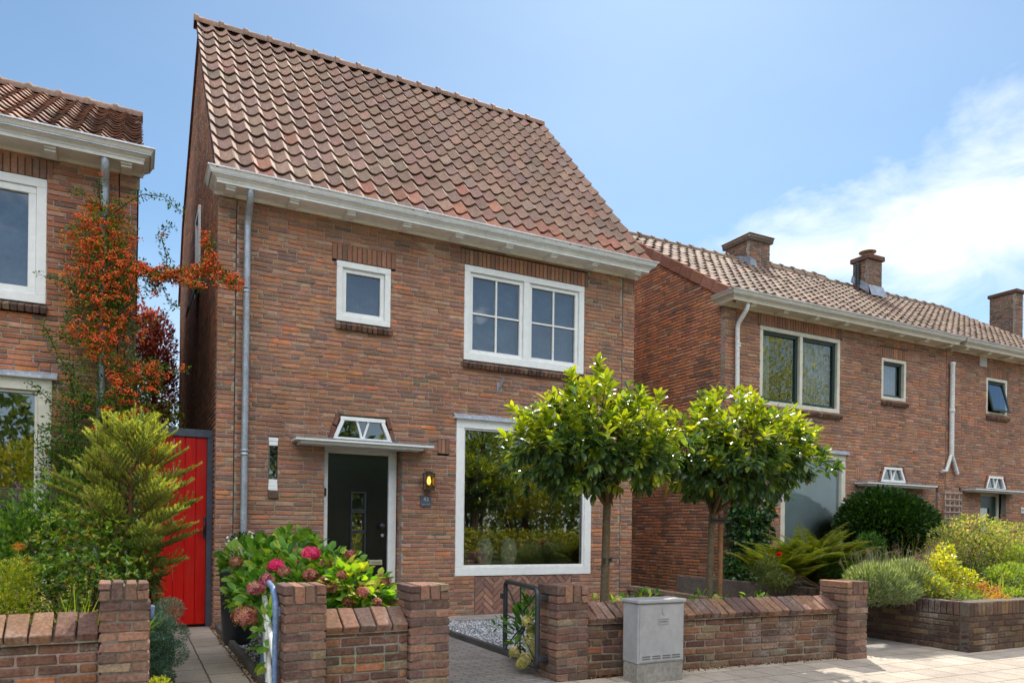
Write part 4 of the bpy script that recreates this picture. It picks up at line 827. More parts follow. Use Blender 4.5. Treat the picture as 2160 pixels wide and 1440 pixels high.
# ================================================================== GARDEN WALLS
def pillar(parent, x0, x1, y0, y1, h, ang=0., cx=0, cy=0, label=None):
    mb = MB(); W = x1 - x0; D_ = y1 - y0; course = .0608; n = int(round((h - .105) / course)); cen, dim = [], []
    mb.box(x0 + .012, x1 - .012, y0 + .012, y1 - .012, 0, h - .02, (.2, .17, .14), 1)
    for i in range(n):
        a = i * course; b = a + course - .011; sp = .64 if i % 2 else .36; yy = (y0 + y1) / 2
        for r_, (p, q) in enumerate(((y0, yy), (yy, y1))):
            s_ = x0 + W * (sp if r_ == 0 else 1 - sp)
            for u, v in ((x0, s_ - .005), (s_ + .005, x1)): cen.append(((u+v)/2, (p+q)/2, (a+b)/2)); dim.append((v-u, q-p-.009, b-a))
    a = n * course
    for i in range(4):
        u = x0 - .004 + (W + .008) * i / 4; v = u + (W + .008) / 4 - .009
        if i in (0, 3):
            for z0_, z1_ in ((a, a + .05), (a + .058, h)): cen.append(((u+v)/2, (y0+y1)/2, (z0_+z1_)/2)); dim.append((v-u, D_ + .01, z1_-z0_))
        else: cen.append(((u+v)/2, (y0+y1)/2, (a+h)/2)); dim.append((v-u, D_ + .01, h-a))
    mb.boxes_c(np.array(cen) + npr.uniform(-.002, .002, (len(cen), 3)), np.array(dim), palpick(PAL_D, len(cen)), .0045, .0045)
    if ang:
        c_, s_ = cos(ang), sin(ang)
        for V in mb.v: X = V[:, 0] - cx; Y = V[:, 1] - cy; V[:, 0] = cx + c_*X - s_*Y; V[:, 1] = cy + s_*X + c_*Y
    o = mb.build('pillar', [PBRICK, GMORT], parent)
    if label: o['label'] = label
    return o
def lowwall(parent, x0, y0, x1, y1, h, cw, seed=0):
    p = np.array([x0, y0, 0.]); d = np.array([x1 - x0, y1 - y0, 0.]); L_ = np.linalg.norm(d); d /= L_; n = np.array([d[1], -d[0], 0])
    mb = MB(); brick_field(mb, p, d, n, 0, h - .03, lambda z: [(0, L_)], course=.0608, L=.205, pal=PAL_G, joint=.013, depth=.1, jit_=.003, mcol=(.3, .265, .22), proud=.006, ragged=.004, us=-.3, header=.12)
    q = [p + n*e + d*u for u in (0, L_) for e in (-.101, -.2)]; mb.add([q[0], q[1], q[3], q[2]] + [v + np.array([0, 0, h]) for v in (q[0], q[1], q[3], q[2])], [(1, 2, 6, 5), (4, 5, 6, 7)], (.12, .09, .07), 1)
    mb.build('wall_body', [GBRICK, GMORT], parent)
    k = int(round(L_ / cw)); cw = L_ / k; t = radians(30); up = np.array([0, 0, 1.])
    ax = -n * cos(t) + up * sin(t); nn = n * sin(t) + up * cos(t); Rm = np.stack([d, ax, nn], 1); mb = MB()
    cen = np.array([p + d * cw * (i + .5) + n * .045 + ax * .115 + up * (h - .005) - nn * .02 for i in range(k)]) + npr.uniform(-.003, .003, (k, 3))
    Rr = np.stack([Rm @ np.array([[cos(a), -sin(a), 0], [sin(a), cos(a), 0], [0, 0, 1]]) for a in npr.uniform(-.02, .02, k)])
    mb.boxes_c(cen, np.tile([[cw - .011, .225, .058]], (k, 1)), palpick(PAL_D + [('8a6a54', 20)], k), .0055, .0045, Rr)
    q = [p + n*.03 + up*(h-.045), p - n*.15 + up*(h+.055), p - n*.19 + up*(h+.05), p - n*.19 + up*(h-.045)]; q2 = [v + d * L_ for v in q]
    mb.add(q + q2, [(0, 1, 5, 4), (1, 2, 6, 5), (2, 3, 7, 6), (3, 0, 4, 7)], (.2, .17, .13), 1); mb.build('coping', [GBRICK, GMORT], parent)
GW = 'low brick front garden walls'
t = thing('garden_wall', 'low brick garden wall with square pillar at far left, spruce behind it', 'garden wall', (-1.2, -4, 0), GW)
lowwall(t, -3.2, -4.04, -.167, -4.04, .535, .118); pillar(t, -.167, .097, -4.1, -3.82, .83)
t = thing('garden_wall', 'short brick garden wall between two pillars in front of the pink hydrangea', 'garden wall', (1.45, -4, 0), GW)
lowwall(t, 1.148, -4.04, 1.732, -4.04, .5, .118); pillar(t, .877, 1.148, -4.1, -3.8, .79); pillar(t, 1.732, 2.028, -4.1, -3.8, .772)
t = thing('garden_wall', 'longest brick garden wall with sloping coping, below the two laurel trees', 'garden wall', (4.5, -4.1, 0), GW)
lowwall(t, 3.214, -4.04, 5.93, -4.2, .47, .088); pillar(t, 2.923, 3.214, -4.1, -3.8, .742); pillar(t, 5.92, 6.2, -4.33, -4.02, .725)
t = thing('boundary_wall', 'low dark brick boundary wall running back from right pillar to the house', 'wall', (6.5, -2, 0))
mb = MB(); brick_field(mb, (6.12, -4.0, 0), (.115, .9934, 0), (-.9934, .115, 0), 0, .3, lambda z: [(0, 3.95)], course=.06, pal=PAL_G, us=-.3, mcol=(.2, .17, .14)); 
mb.add([(6.1, -4.0, .3), (6.56, -.02, .3), (6.7, -.02, .3), (6.24, -4.0, .3), (6.1, -4.0, .36), (6.56, -.02, .36), (6.7, -.02, .36), (6.24, -4.0, .36)], [(0, 1, 5, 4), (4, 5, 6, 7), (1, 2, 6, 5), (2, 3, 7, 6)], hx('8a7360')); mb.build('wall_body', [GBRICK, GMORT], t)
t = thing('planter_wall', 'raised dark brick planter wall full of shrubs before right-hand houses', 'planter', (9, -4.5, 0))
mb = MB(); PW = [('5e4a43', 5), ('6a544a', 5), ('54443f', 4), ('76604c', 2)]
brick_field(mb, (7.44, -4.54, 0), (1, 0, 0), (0, -1, 0), 0, .36, lambda z: [(0, 14)], course=.06, pal=PW, us=0, mcol=(.12, .1, .085)); soldiers(mb, 7.44, 21.44, .362, .5, -4.54, w=.066, pal=PW, proud=.004)
brick_field(mb, (7.44, -4.54, 0), (.014, 1, 0), (-1, .014, 0), 0, .36, lambda z: [(.106, 4.5)], course=.06, pal=PW, us=0, mcol=(.12, .1, .085))
k = 66; c = np.array([[7.44 + .014 * (.14 + .0665*i) + .05, -4.54 + .14 + .0665*i, .431] for i in range(k)]); mb.boxes_c(c, np.tile([[.105, .057, .138]], (k, 1)), palpick(PW, k), .006, .003)
mb.box(7.47, 7.6, -4.43, -.05, 0, .49, (.15, .12, .1), 1); mb.box(7.6, 21.4, -4.43, -4.3, 0, .49, (.15, .12, .1), 1)
mb.build('wall_body', [GBRICK, GMORT], t); sheet('planter_soil', rc(7.6, 21.4, -4.3, .0), .42, SOIL)
# leaf litter stuff along the kerb
k = 700; mb = MB(); P = np.stack([npr.choice([.83, .92], k) + npr.normal(0, .02, k), npr.uniform(-4, .2, k), npr.uniform(.005, .012, k)], 1)
P2 = np.stack([npr.uniform(3.2, 6.0, 400), -4.06 - np.abs(npr.normal(0, .03, 400)) - np.linspace(0, .0, 400), npr.uniform(.004, .01, 400)], 1); P2[:, 1] -= (P2[:, 0] - 3.2) * .055; P = np.concatenate([P, P2])
mb.inst([(-.5, -1, 0), (.5, -1, .1), (.6, .2, 0), (0, 1, .15), (-.6, .2, 0)], [(0, 1, 2, 3, 4)], P, randrot(len(P)), npr.uniform(.005, .013, len(P)), palpick([('7a5530', 3), ('5a3c24', 3), ('96703c', 1)], len(P))); o = mb.build('leaf_litter', rough_mat('litter', None, .9, bs=0)); o['kind'] = 'stuff'

# ================================================================== GATES, CABINET
def rnd_tube(mb, pts, r, mi=0, n=10, rr=.07):
    P = [Vector(p) for p in pts]; Q = [P[0]]
    for i in range(1, len(P)-1):
        a, b, c = P[i-1], P[i], P[i+1]; l = min(rr, (a-b).length*.45, (c-b).length*.45); p, q = b + (a-b).normalized()*l, b + (c-b).normalized()*l
        Q += [p*(1-t)**2 + b*2*t*(1-t) + q*t*t for t in (0, .2, .4, .6, .8, 1)]
    Q.append(P[-1]); mb.tube([tuple(q) for q in Q], r, n, (.5, .5, .5), mi)
t = thing('garden_gate', 'open dark metal garden gate with wire spokes round an oval ring', 'gate', (2.84, -3.95, 0))
ha, hb = np.array([2.835, -3.94]), np.array([2.975, -3.1]); 
def gp(u, z): q = ha + (hb - ha) * u; return (q[0], q[1], z)
s = MB(); rnd_tube(s, [gp(.5, .08), gp(0, .09), gp(0, .71), gp(1, .715), gp(1, .09), gp(.5, .08)], .021, n=12); s.build('gate_frame', BLACKM, t)
s = MB()
for u, z in ((.02, .68), (.5, .7), (.98, .68), (.0, .42), (1, .42), (.02, .12), (.5, .09), (.98, .12)):
    d = np.array([u - .5, (z - .4)]); s.tube([gp(.5 + d[0]*.14, .4 + d[1]*.3), gp(u, z)], .0065, 7)
s.build('spoke', BLACKM, t)
s = MB(); s.tube([gp(.5 + .13*cos(a), .4 + .1*sin(a)) for a in np.linspace(0, 2*pi, 25)], .012, 8); s.build('ring', BLACKM, t)
s = MB()
for z in (.16, .64): s.cbox(2.84, 2.925, -3.965, -3.93, z - .02, z + .02, (.03,)*3, .004, 0)
s.cbox(2.955, 2.985, -3.08, -3.03, .55, .6, (.03,)*3, .004, 0); s.build('hinge', BLACKM, t)
t = thing('garden_gate', 'open blue metal garden gate with white diagonal bars, beside the hydrangea', 'gate', (.85, -3.95, 0))
ha, hb = np.array([.845, -3.96]), np.array([.895, -3.12])
s = MB(); rnd_tube(s, [gp(0, .0), gp(0, .67), gp(.22, .755), gp(.55, .77)], .02, n=12, rr=.06); rnd_tube(s, [gp(.55, .0), gp(.85, .0 + .03), gp(1, .12), gp(1, .6)], .018, n=10, rr=.1); rnd_tube(s, [gp(0, .05), gp(.55, .03)], .018); s.build('gate_frame', BLUEM, t)
s = MB(); s.tube([gp(.93, .64), gp(.7, .55), gp(.2, .36), gp(.05, .3)], .019, 10); s.tube([gp(.95, .5), gp(.5, .04)], .019, 10); s.tube([gp(.75, .52), gp(.3, .04)], .019, 10); s.build('diagonal_bar', PVC, t)
s = MB(); s.cbox(.845, .877, -3.97, -3.94, .58, .64, (.1, .2, .4), .004, 0); s.cbox(.845, .88, -3.97, -3.93, .02, .07, (.03,)*3, .004, 0); s.build('hinge', BLUEM, t)
s = MB(); s.cbox(.098, .125, -3.99, -3.93, .6, .68, (.12, .3, .6), .006, 0); tag(s.build('gate_latch', BLUEM), 'small light blue metal latch plate on the left pillar beside the juniper', 'latch')
t = thing('utility_cabinet', 'grey metal street utility cabinet on concrete base before garden wall', 'utility cabinet', (3.66, -4.3, 0))
c0, c1, y0, y1 = 3.45, 3.9, -4.42, -4.22; zt = .645
s = MB(); s.cbox(c0, c1, y0, y1, .15, zt - .03, (.36,)*3, .008, 0); s.build('body', CAB, t)
s = MB(); s.cbox(c0 + .012, c1 - .012, y0 - .006, y0 - .0005, .165, zt - .045, (.36,)*3, .003, 0); dr = s.build('cabinet_door', CAB, t)
cxm = (c0 + c1) / 2 - .0
s = MB(); s.cbox(cxm + .0, cxm + .022, y0 - .014, y0 - .0065, .53, .58, (.36,)*3, .006, 0); s.build('lock_cover', CAB, dr)
s = MB(); bars(s, cxm - .035, cxm + .06, .45, .495, y0 - .0105, y0 - .0062, .004, col=(.3,)*3, b=.001); s.box(cxm - .02, cxm + .045, y0 - .0078, y0 - .0063, .468, .474, (.1,)*3, 0); s.build('recessed_grip', COATED, dr)
s = MB()
for i in range(4):
    for z in (.185, .203): s.cbox(c0 + .035 + i*.098, c0 + .035 + i*.098 + .078, y0 - .0095, y0 - .0062, z, z + .008, (.12,)*3, .001, 0)
s.build('vent_slots', COATED, dr)
s = MB(); s.cbox(c0 - .012, c1 + .012, y0 - .016, y1 + .01, zt - .0295, zt, (.36,)*3, .007, 0); s.build('lid', CAB, t)
s = MB(); s.cbox(c0 + .004, c1 - .004, y0 + .004, y1 - .004, -.02, .1495, (.3, .28, .25), .006, .002); s.build('concrete_base', CONC, t)

# ================================================================== PLANT TOOLKIT
def unit(v): return v / (np.linalg.norm(v, axis=-1, keepdims=True) + 1e-9)
def frames(d, up=None):
    d = unit(d); k = len(d)
    up = np.tile([[0, 0, 1.]], (k, 1)) if up is None else up
    up = up + npr.normal(0, .02, (k, 3)); x = unit(np.cross(d, up)); z = np.cross(x, d); return np.stack([x, d, z], 2)
def roll(R, a):
    c, s_ = np.cos(a), np.sin(a); X = R[:, :, 0] * c[:, None] + R[:, :, 2] * s_[:, None]; Z = -R[:, :, 0] * s_[:, None] + R[:, :, 2] * c[:, None]; return np.stack([X, R[:, :, 1], Z], 2)
def leafT(w=.22, fold=.07, curl=.18, tip=1.):
    V = [(0, 0, 0)]; sec = [(.12, .45), (.35, .95), (.62, 1.), (.85, .6)]
    for (y, k) in sec: V += [(-w*k, y, fold*k - curl*y*y), (0, y, -curl*y*y), (w*k, y, fold*k - curl*y*y)]
    V.append((0, tip, -curl*1.1)); F = [(0, 2, 1), (0, 3, 2)]
    for i in range(3): a = 1 + 3*i; F += [(a, a+1, a+4, a+3), (a+1, a+2, a+5, a+4)]
    F += [(10, 11, 13), (11, 12, 13)]; return V, F
LT = leafT(.21, .06, .2); LT_OV = leafT(.33, .09, .25); LT_N = leafT(.12, .03, .3)
LS = ([(0, 0, 0), (-.24, .45, .05), (0, 1, -.08), (.24, .45, .05), (0, .5, -.02)], [(0, 4, 1), (0, 3, 4), (1, 4, 2), (4, 3, 2)])
LSN = ([(0, 0, 0), (-.1, .4, .02), (0, 1, -.1), (.1, .4, .02)], [(0, 3, 2, 1)])
NE = ([(-.035, 0, 0), (.035, 0, 0), (0, 1, 0)], [(0, 1, 2)])
def foliage_pts(blobs, n, shell=.4):
    vol = np.array([b[3]*b[4]*b[5] for b in blobs]); ix = npr.choice(len(blobs), n, p=vol/vol.sum()); B = np.array(blobs, float)[ix]
    d = unit(npr.normal(size=(n, 3))); r = npr.uniform(0, 1, n) ** shell
    return B[:, :3] + d * r[:, None] * B[:, 3:6], d
def shrub(name, label, cat, blobs, n, size, pal, mat=LEAFM, T=LS, loc=None, up=.6, rand=.5, shell=.4, stems=6, scol=hx('4a3826'), group=None, fn='foliage', extra=None, srad=.008, whorl=1):
    b0 = np.array(blobs[0][:3]); z0 = loc[2] if loc else 0.0
    t = thing(name, label, cat, tuple(loc) if loc else (b0[0], b0[1], 0), group)
    mb = MB(); P, d = foliage_pts(blobs, n // whorl, shell)
    D_ = unit(d * 1. + np.array([[0, 0, up]]) + npr.normal(0, rand, P.shape))
    if whorl > 1:
        P = np.repeat(P, whorl, 0); ax = np.repeat(D_, whorl, 0); pr = unit(np.cross(ax, npr.normal(size=ax.shape))); D_ = unit(ax * .7 + pr * .75)
    k = len(P); mb.inst(T[0], T[1], P, roll(frames(D_), npr.normal(0, .6, k)), npr.uniform(size[0], size[1], k), palpick(pal, k)); mb.build(fn, mat, t)
    if stems:
        s = MB(); base = np.array(t.location)
        for i in range(stems):
            q, _ = foliage_pts(blobs, 1, .6); q = q[0]; m = (base + q) / 2 + npr.normal(0, .04, 3) + np.array([0, 0, .06]); bs_ = base + npr.normal(0, .02, 3) * [1, 1, 0]
            s.tube([bs_, m, q], [srad, srad*.7, srad*.3], 6, scol)
        s.build('stem', WOOD, t)
    if extra: extra(t)
    return t

# ---- standard laurels
def laurel(label, base, head, cen, rad, ntw, stake, seed, spikes=()):
    global npr
    npr = np.random.RandomState(seed); t = thing('laurel_tree', label, 'tree', tuple(base), 'clipped laurels on bare stems')
    s = MB(); b, h = np.array(base), np.array(head)
    s.tube([b, b*.7 + h*.3 + [.012, 0, 0], b*.4 + h*.6 + [.01, .01, 0], h], [.042, .036, .033, .036], 12, hx('6a5c48'))
    s.build('trunk', WOOD, t)
    cen = np.array(cen); rad = np.array(rad); s = MB(); ends = []
    for i in range(14):
        d = unit(npr.normal(size=3)); d[2] = abs(d[2]) * .7 + .05; e = cen + d * rad * npr.uniform(.45, .8) - [0, 0, .1]; m = h * .55 + e * .45 + [0, 0, .08]
        s.tube([h - [0, 0, .03], m, e], [.02, .013, .005], 7, hx('5a4632')); ends.append(e)
    ends = np.array(ends)
    d = unit(npr.normal(size=(ntw, 3))); lump = 1 + .15*np.sin(d[:, 0]*8 + seed) * np.cos(d[:, 2]*7) + .1*np.sin(d[:, 1]*9 + d[:, 2]*5 + seed)
    r = (npr.uniform(.12, 1, ntw) ** .5) * lump; P = cen + d * r[:, None] * rad
    P[:, 2] = np.maximum(P[:, 2], cen[2] - rad[2]*.80 + .1*npr.rand(ntw))
    A_ = unit(d * .8 + np.array([[0, 0, .75]]) + npr.normal(0, .3, P.shape)); low = d[:, 2] < -.25; A_[low] = unit(d[low] * 1. + np.array([[0, 0, -.25]]) + npr.normal(0, .35, (low.sum(), 3)))
    for sp in spikes: P = np.concatenate([P, np.array([sp])]); A_ = np.concatenate([A_, [[npr.normal(0, .12), 0, 1.]]]); r = np.append(r, 1.2); d = np.concatenate([d, [[0, 0, 1.]]])
    A_ = unit(A_)
    for i in range(0, ntw, 5):
        j = np.argmin(np.linalg.norm(ends - P[i], axis=1)); s.tube([ends[j], (ends[j] + P[i]) / 2 + [0, 0, .02], P[i]], [.006, .004, .003], 5, hx('5c4a30'))
    LP, LD, LC, LSz = [], [], [], []
    new_lit_c = palpick([('7a9030', 3), ('8ea438', 3), ('66802e', 2), ('a0ac44', 1)], 4000); oldc = palpick([('40603f', 4), ('4c6c42', 4), ('5e7a42', 3), ('34503a', 3), ('708842', 1)], 20000)
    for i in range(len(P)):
        a = A_[i]; x = unit(np.cross(a, [.3, .1, 1.])); y = np.cross(a, x); fresh_lit = (d[i][2] > 0. and r[i] > .6 and npr.rand() < .85) or npr.rand() < .12  # new leaves, mostly on the crown top, with backlight put into their colour
        nl = npr.randint(9, 14); th0 = npr.rand() * 6
        for k in range(nl):
            f = k / nl; th = th0 + k * 2.4; sp = (.38 + .75 * f) * (1 if fresh_lit else 1.15)
            LP.append(P[i] - a * f * .13); LD.append(a * cos(sp) + (x * cos(th) + y * sin(th)) * sin(sp) + np.array([0, 0, -.08 - (0 if fresh_lit else .22)]))
            LC.append(new_lit_c[npr.randint(4000)] if fresh_lit and f < .85 else oldc[npr.randint(20000)]); LSz.append(npr.uniform(.085, .125) * (1 - .2*(f < .15)))
    k = len(LP)
    # a few yellowed leaves hanging below
    for i in range(7): LP.append(cen + unit(npr.normal(size=3)) * rad * [.85, .85, .2] - [0, 0, rad[2] * npr.uniform(.4, .62)]); LD.append([npr.normal(0, .3), npr.normal(0, .3), -1]); LC.append(hx(npr.choice(['a8a02c', '8a9430', 'b4a020']))); LSz.append(.09)
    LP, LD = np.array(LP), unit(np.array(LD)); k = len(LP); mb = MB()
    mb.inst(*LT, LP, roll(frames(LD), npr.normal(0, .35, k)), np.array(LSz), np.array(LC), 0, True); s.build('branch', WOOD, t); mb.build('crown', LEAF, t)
    g = thing('tree_stake', stake[0], 'stake', tuple(stake[1]), 'wooden tree stakes'); s = MB(); q = np.array(stake[1]); s.tube([q, q + [0, 0, .5], q + [0, 0, stake[2]]], .027, 12, hx('8a6444')); s.build('post', WOOD, g)
    s = MB(); z = q[2] + stake[3]; m = np.array([b[0] + (h[0]-b[0]) * (z / h[2]), b[1], z])
    for zz in (-.012, .012): s.tube([q + [.03, -.03, stake[3] + zz], m + [-.045, -.03 - .01, zz]], .012, 6)
    s.build('rubber_tie', BLACKM, g)
laurel('laurel tree on bare stem before the picture window, taller pointed crown', (3.865, -3.3, 0), (3.92, -3.3, 1.42), (3.74, -3.3, 1.96), (.86, .76, .60), 440, ('unpainted wooden stake directly beside stem of the tree before the picture window', (3.995, -3.2, 0), 1.25, .9), 3,
       [(3.80, -3.3, 2.74), (3.81, -3.3, 2.66), (3.84, -3.3, 2.58), (3.72, -3.35, 2.52), (3.95, -3.3, 2.5), (3.5, -3.3, 2.42), (3.08, -3.4, 2.25), (3.0, -3.35, 2.12)])
laurel('laurel tree on bare stem nearer the right-hand house, flatter crown', (5.14, -3.3, 0), (5.2, -3.3, 1.36), (5.47, -3.3, 1.97), (.95, .82, .60), 500, ('round wooden stake tied with black rubber to the right laurel stem', (5.31, -3.3, 0), 1.36, 1.29), 9,
       [(5.2, -3.4, 2.58), (5.75, -3.4, 2.55), (4.85, -3.5, 2.5), (6.4, -3.3, 2.3), (6.5, -3.3, 2.2), (6.3, -3.3, 2.35), (4.75, -3.7, 2.1)])
npr = np.random.RandomState(21)

# ---- young spruce
def spruce():
    b = np.array([-.012, -2.6, 0.]); H = 2.03; t = thing('spruce_tree', 'young spruce with stiff yellow-green needled branches before red gate', 'tree', tuple(b)); s = MB()
    s.tube([b, b + [.0, 0, 1.], b + [-.01, 0, 1.9], b + [-.005, 0, H + .02]], [.026, .02, .008, .003], 10, hx('7a5638')); s.build('trunk', WOOD, t)
    NP, ND, NC, NS = [], [], [], []; s = MB(); seg = []
    def needles(p, q, bright, L=.02):
        d = q - p; l = np.linalg.norm(d); d = d / l; k = int(l / .0011) + 4; u = npr.rand(k, 1); side = unit(np.cross(np.tile(d, (k, 1)), npr.normal(size=(k, 3))))
        NP.append(p + u * (q - p)); ND.append(unit(side + d * .9)); NS.append(npr.uniform(.7, 1.2, k) * L)
        c = palpick([('b2c05a', 3), ('c4cc6e', 3), ('98ae54', 2)] if bright else [('8aa456', 3), ('9ab460', 3), ('748e4e', 3)], k); NC.append(c)
    z = .70
    while z < H - .16:
        f = (z - .7) / (H - .7); Lb = np.interp(z, [.7, .95, 1.2, 1.5, 1.75, 1.95], [.30, .50, .54, .42, .26, .12]); nb = 6; ph = npr.rand() * 6
        for i in range(nb):
            a = ph + 2*pi*i/nb + npr.normal(0, .15); el = .32 + .45*f + npr.normal(0, .08); L_ = Lb * npr.uniform(.8, 1.15)
            d = np.array([cos(a)*cos(el), sin(a)*cos(el), sin(el)]); p0 = b + [0, 0, z]; p1 = p0 + d * L_; s.tube([p0, p1], [.007, .0025], 5, hx('7a5c38'), cap=False)
            bright = z > .98; side = unit(np.cross(d, [0, 0, 1.])); upv = np.cross(side, d); needles(p0 + d * L_ * .15, p1, False); needles(p1, p1 + unit(d + [0, 0, .15]) * npr.uniform(.07, .12), bright); m = max(2, int(L_ / .062))
            for j in range(m):
                u = .25 + .75 * (j + .6) / m
                for sg in (-1, 1, 0):
                    if sg == 0 and npr.rand() < .45: continue
                    bl = (.15 * (1.15 - u) + .075) * npr.uniform(.75, 1.25); dd = unit(d * .8 + side * sg * .62 + upv * (.1 if sg else .75) + np.array([0, 0, .12])); q0 = p0 + (p1 - p0) * u
                    s.tube([q0, q0 + dd * bl], [.003, .0015], 4, hx('806440'), cap=False); needles(q0, q0 + dd * bl * .6, False); needles(q0 + dd * bl * .5, q0 + dd * bl, bright)
        z += .095
    for i in range(5): a = i * 1.256; p0 = b + [0, 0, 1.78]; needles(p0, p0 + np.array([cos(a)*.13, sin(a)*.13, .16]), True); s.tube([p0, p0 + np.array([cos(a)*.13, sin(a)*.13, .16])], .003, 4, hx('806440'))
    needles(b + [0, 0, 1.7], b + [-.005, 0, H + .03], True, .013)
    s.build('branch', WOOD, t); mb = MB(); P = np.concatenate(NP); mb.inst([(-.11, 0, 0), (.11, 0, 0), (0, 1, 0)], NE[1], P, frames(np.concatenate(ND)), np.concatenate(NS), np.concatenate(NC)); mb.build('needles', NEEDLE, t)
spruce()

# ---- firethorn with berries on the left corner
def pyracantha():
    t = thing('firethorn', 'tall firethorn climbing the left house corner, covered in orange-red berries', 'climbing shrub', (-.25, -.2, 0)); s = MB(); BP, BC, LP, LD, LC, LSz = [], [], [], [], [], []
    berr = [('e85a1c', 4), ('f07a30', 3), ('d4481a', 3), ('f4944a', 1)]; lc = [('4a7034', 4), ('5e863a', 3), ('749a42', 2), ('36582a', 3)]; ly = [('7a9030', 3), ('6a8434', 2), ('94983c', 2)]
    def blob(px, py, r, Y, bf, dens=1., sun=False):
        c = at(px, py, Y); sc_ = (Y + 9) * .95 / FPX; R_ = r * sc_; k = int(330 * dens * (r / 50) ** 2)
        d = unit(npr.normal(size=(k, 3))); P = c + d * (npr.rand(k, 1) ** .5) * R_ * [1, .45, 1]; P[:, 1] = np.minimum(P[:, 1], -.03)
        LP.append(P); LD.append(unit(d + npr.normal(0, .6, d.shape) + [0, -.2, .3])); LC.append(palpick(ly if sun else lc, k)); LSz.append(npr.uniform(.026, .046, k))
        nb = int(17 * bf * (r / 50) ** 2 * dens)
        if nb:
            d = unit(npr.normal(size=(nb, 3))); P = c + d * npr.uniform(.4, 1.05, (nb, 1)) * R_ * [1, .5, 1]; P[:, 1] = np.minimum(P[:, 1], -.03)
            for p in P: m = npr.randint(9, 20); BP.append(p + npr.normal(0, .021, (m, 3)) * [1, 1, .75]); BC.append(palpick(berr, m))
    def branch(pts, Y0, Y1, bf, r=.01, dens=1., w=14):
        Q = [at(px, py, Y0 + (Y1 - Y0) * i / (len(pts) - 1)) for i, (px, py) in enumerate(pts)]; s.tube(Q, [r * (1 - .7 * i / (len(Q) - 1)) for i in range(len(Q))], 6, hx('5a4030'))
        for i in range(len(pts) - 1):
            L_ = math.hypot(pts[i+1][0] - pts[i][0], pts[i+1][1] - pts[i][1]); k = max(2, int(L_ / 9))
            for j in range(k): u = j / k; Y = Y0 + (Y1 - Y0) * (i + u) / (len(pts) - 1); blob(pts[i][0] + (pts[i+1][0]-pts[i][0])*u, pts[i][1] + (pts[i+1][1]-pts[i][1])*u, w * npr.uniform(.7, 1.2), Y, bf, dens * 1.3)
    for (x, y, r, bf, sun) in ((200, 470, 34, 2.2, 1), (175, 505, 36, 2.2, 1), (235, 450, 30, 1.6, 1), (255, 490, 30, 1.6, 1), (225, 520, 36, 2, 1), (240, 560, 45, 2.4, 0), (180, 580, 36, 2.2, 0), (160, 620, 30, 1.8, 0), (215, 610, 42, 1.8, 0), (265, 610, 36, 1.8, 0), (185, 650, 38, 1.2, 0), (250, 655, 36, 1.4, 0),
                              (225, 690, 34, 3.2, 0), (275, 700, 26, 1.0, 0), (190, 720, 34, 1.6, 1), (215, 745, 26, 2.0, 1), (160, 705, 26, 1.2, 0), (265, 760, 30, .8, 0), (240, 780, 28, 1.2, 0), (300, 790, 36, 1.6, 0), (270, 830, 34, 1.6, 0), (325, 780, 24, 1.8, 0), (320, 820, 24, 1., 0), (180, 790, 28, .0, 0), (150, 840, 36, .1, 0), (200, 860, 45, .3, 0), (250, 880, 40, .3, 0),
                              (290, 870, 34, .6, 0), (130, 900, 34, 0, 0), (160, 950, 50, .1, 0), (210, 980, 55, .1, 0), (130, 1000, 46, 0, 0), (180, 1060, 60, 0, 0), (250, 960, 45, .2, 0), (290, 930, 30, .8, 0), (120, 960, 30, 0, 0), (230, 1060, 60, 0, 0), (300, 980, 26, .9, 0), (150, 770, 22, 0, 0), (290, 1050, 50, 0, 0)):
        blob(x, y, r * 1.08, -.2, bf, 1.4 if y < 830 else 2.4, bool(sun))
    branch([(235, 455), (265, 430), (300, 410), (345, 415), (372, 440), (392, 452)], -.25, -.6, .7, .007, .8, 9)
    branch([(285, 565), (330, 582), (385, 578), (420, 575), (445, 555), (470, 580), (508, 607)], -.25, -.7, 3.2, .011, 1., 16); branch([(430, 565), (443, 530), (435, 492)], -.6, -.65, 3., .006, .9, 13); branch([(445, 590), (460, 610)], -.6, -.6, 2.5, .005, .9, 14)
    branch([(390, 580), (400, 600), (430, 605)], -.55, -.6, 3., .006, .8, 15); branch([(350, 580), (352, 545), (340, 500), (352, 478), (374, 480)], -.3, -.35, 1., .006, .9, 10); branch([(300, 590), (345, 610), (360, 640), (385, 655)], -.25, -.4, .8, .007, .8, 9)
    branch([(290, 575), (300, 560), (330, 590), (318, 625)], -.25, -.3, 1.2, .006, 1, 14); branch([(290, 690), (330, 675), (362, 650)], -.2, -.3, .4, .005, .6, 7); branch([(330, 775), (360, 778), (402, 779)], -.3, -.5, 2.2, .005, .6, 10); branch([(215, 450), (208, 400), (212, 368)], -.22, -.3, 1.4, .006, 1.2, 9)
    branch([(205, 440), (170, 405), (132, 398)], -.2, -.35, .9, .006, 1.1, 8); branch([(160, 800), (120, 745), (100, 700), (84, 676)], -.2, -.3, 0, .005, 1.1, 9); branch([(110, 850), (80, 820), (52, 803)], -.25, -.35, 0, .005, 1., 8); branch([(150, 600), (105, 585), (72, 576)], -.2, -.35, .5, .005, 1., 7)
    branch([(160, 660), (125, 700), (150, 720)], -.2, -.3, 1.2, .005, 1., 8); branch([(110, 900), (80, 905), (78, 940), (110, 960)], -.25, -.35, 0, .005, 1.2, 8)
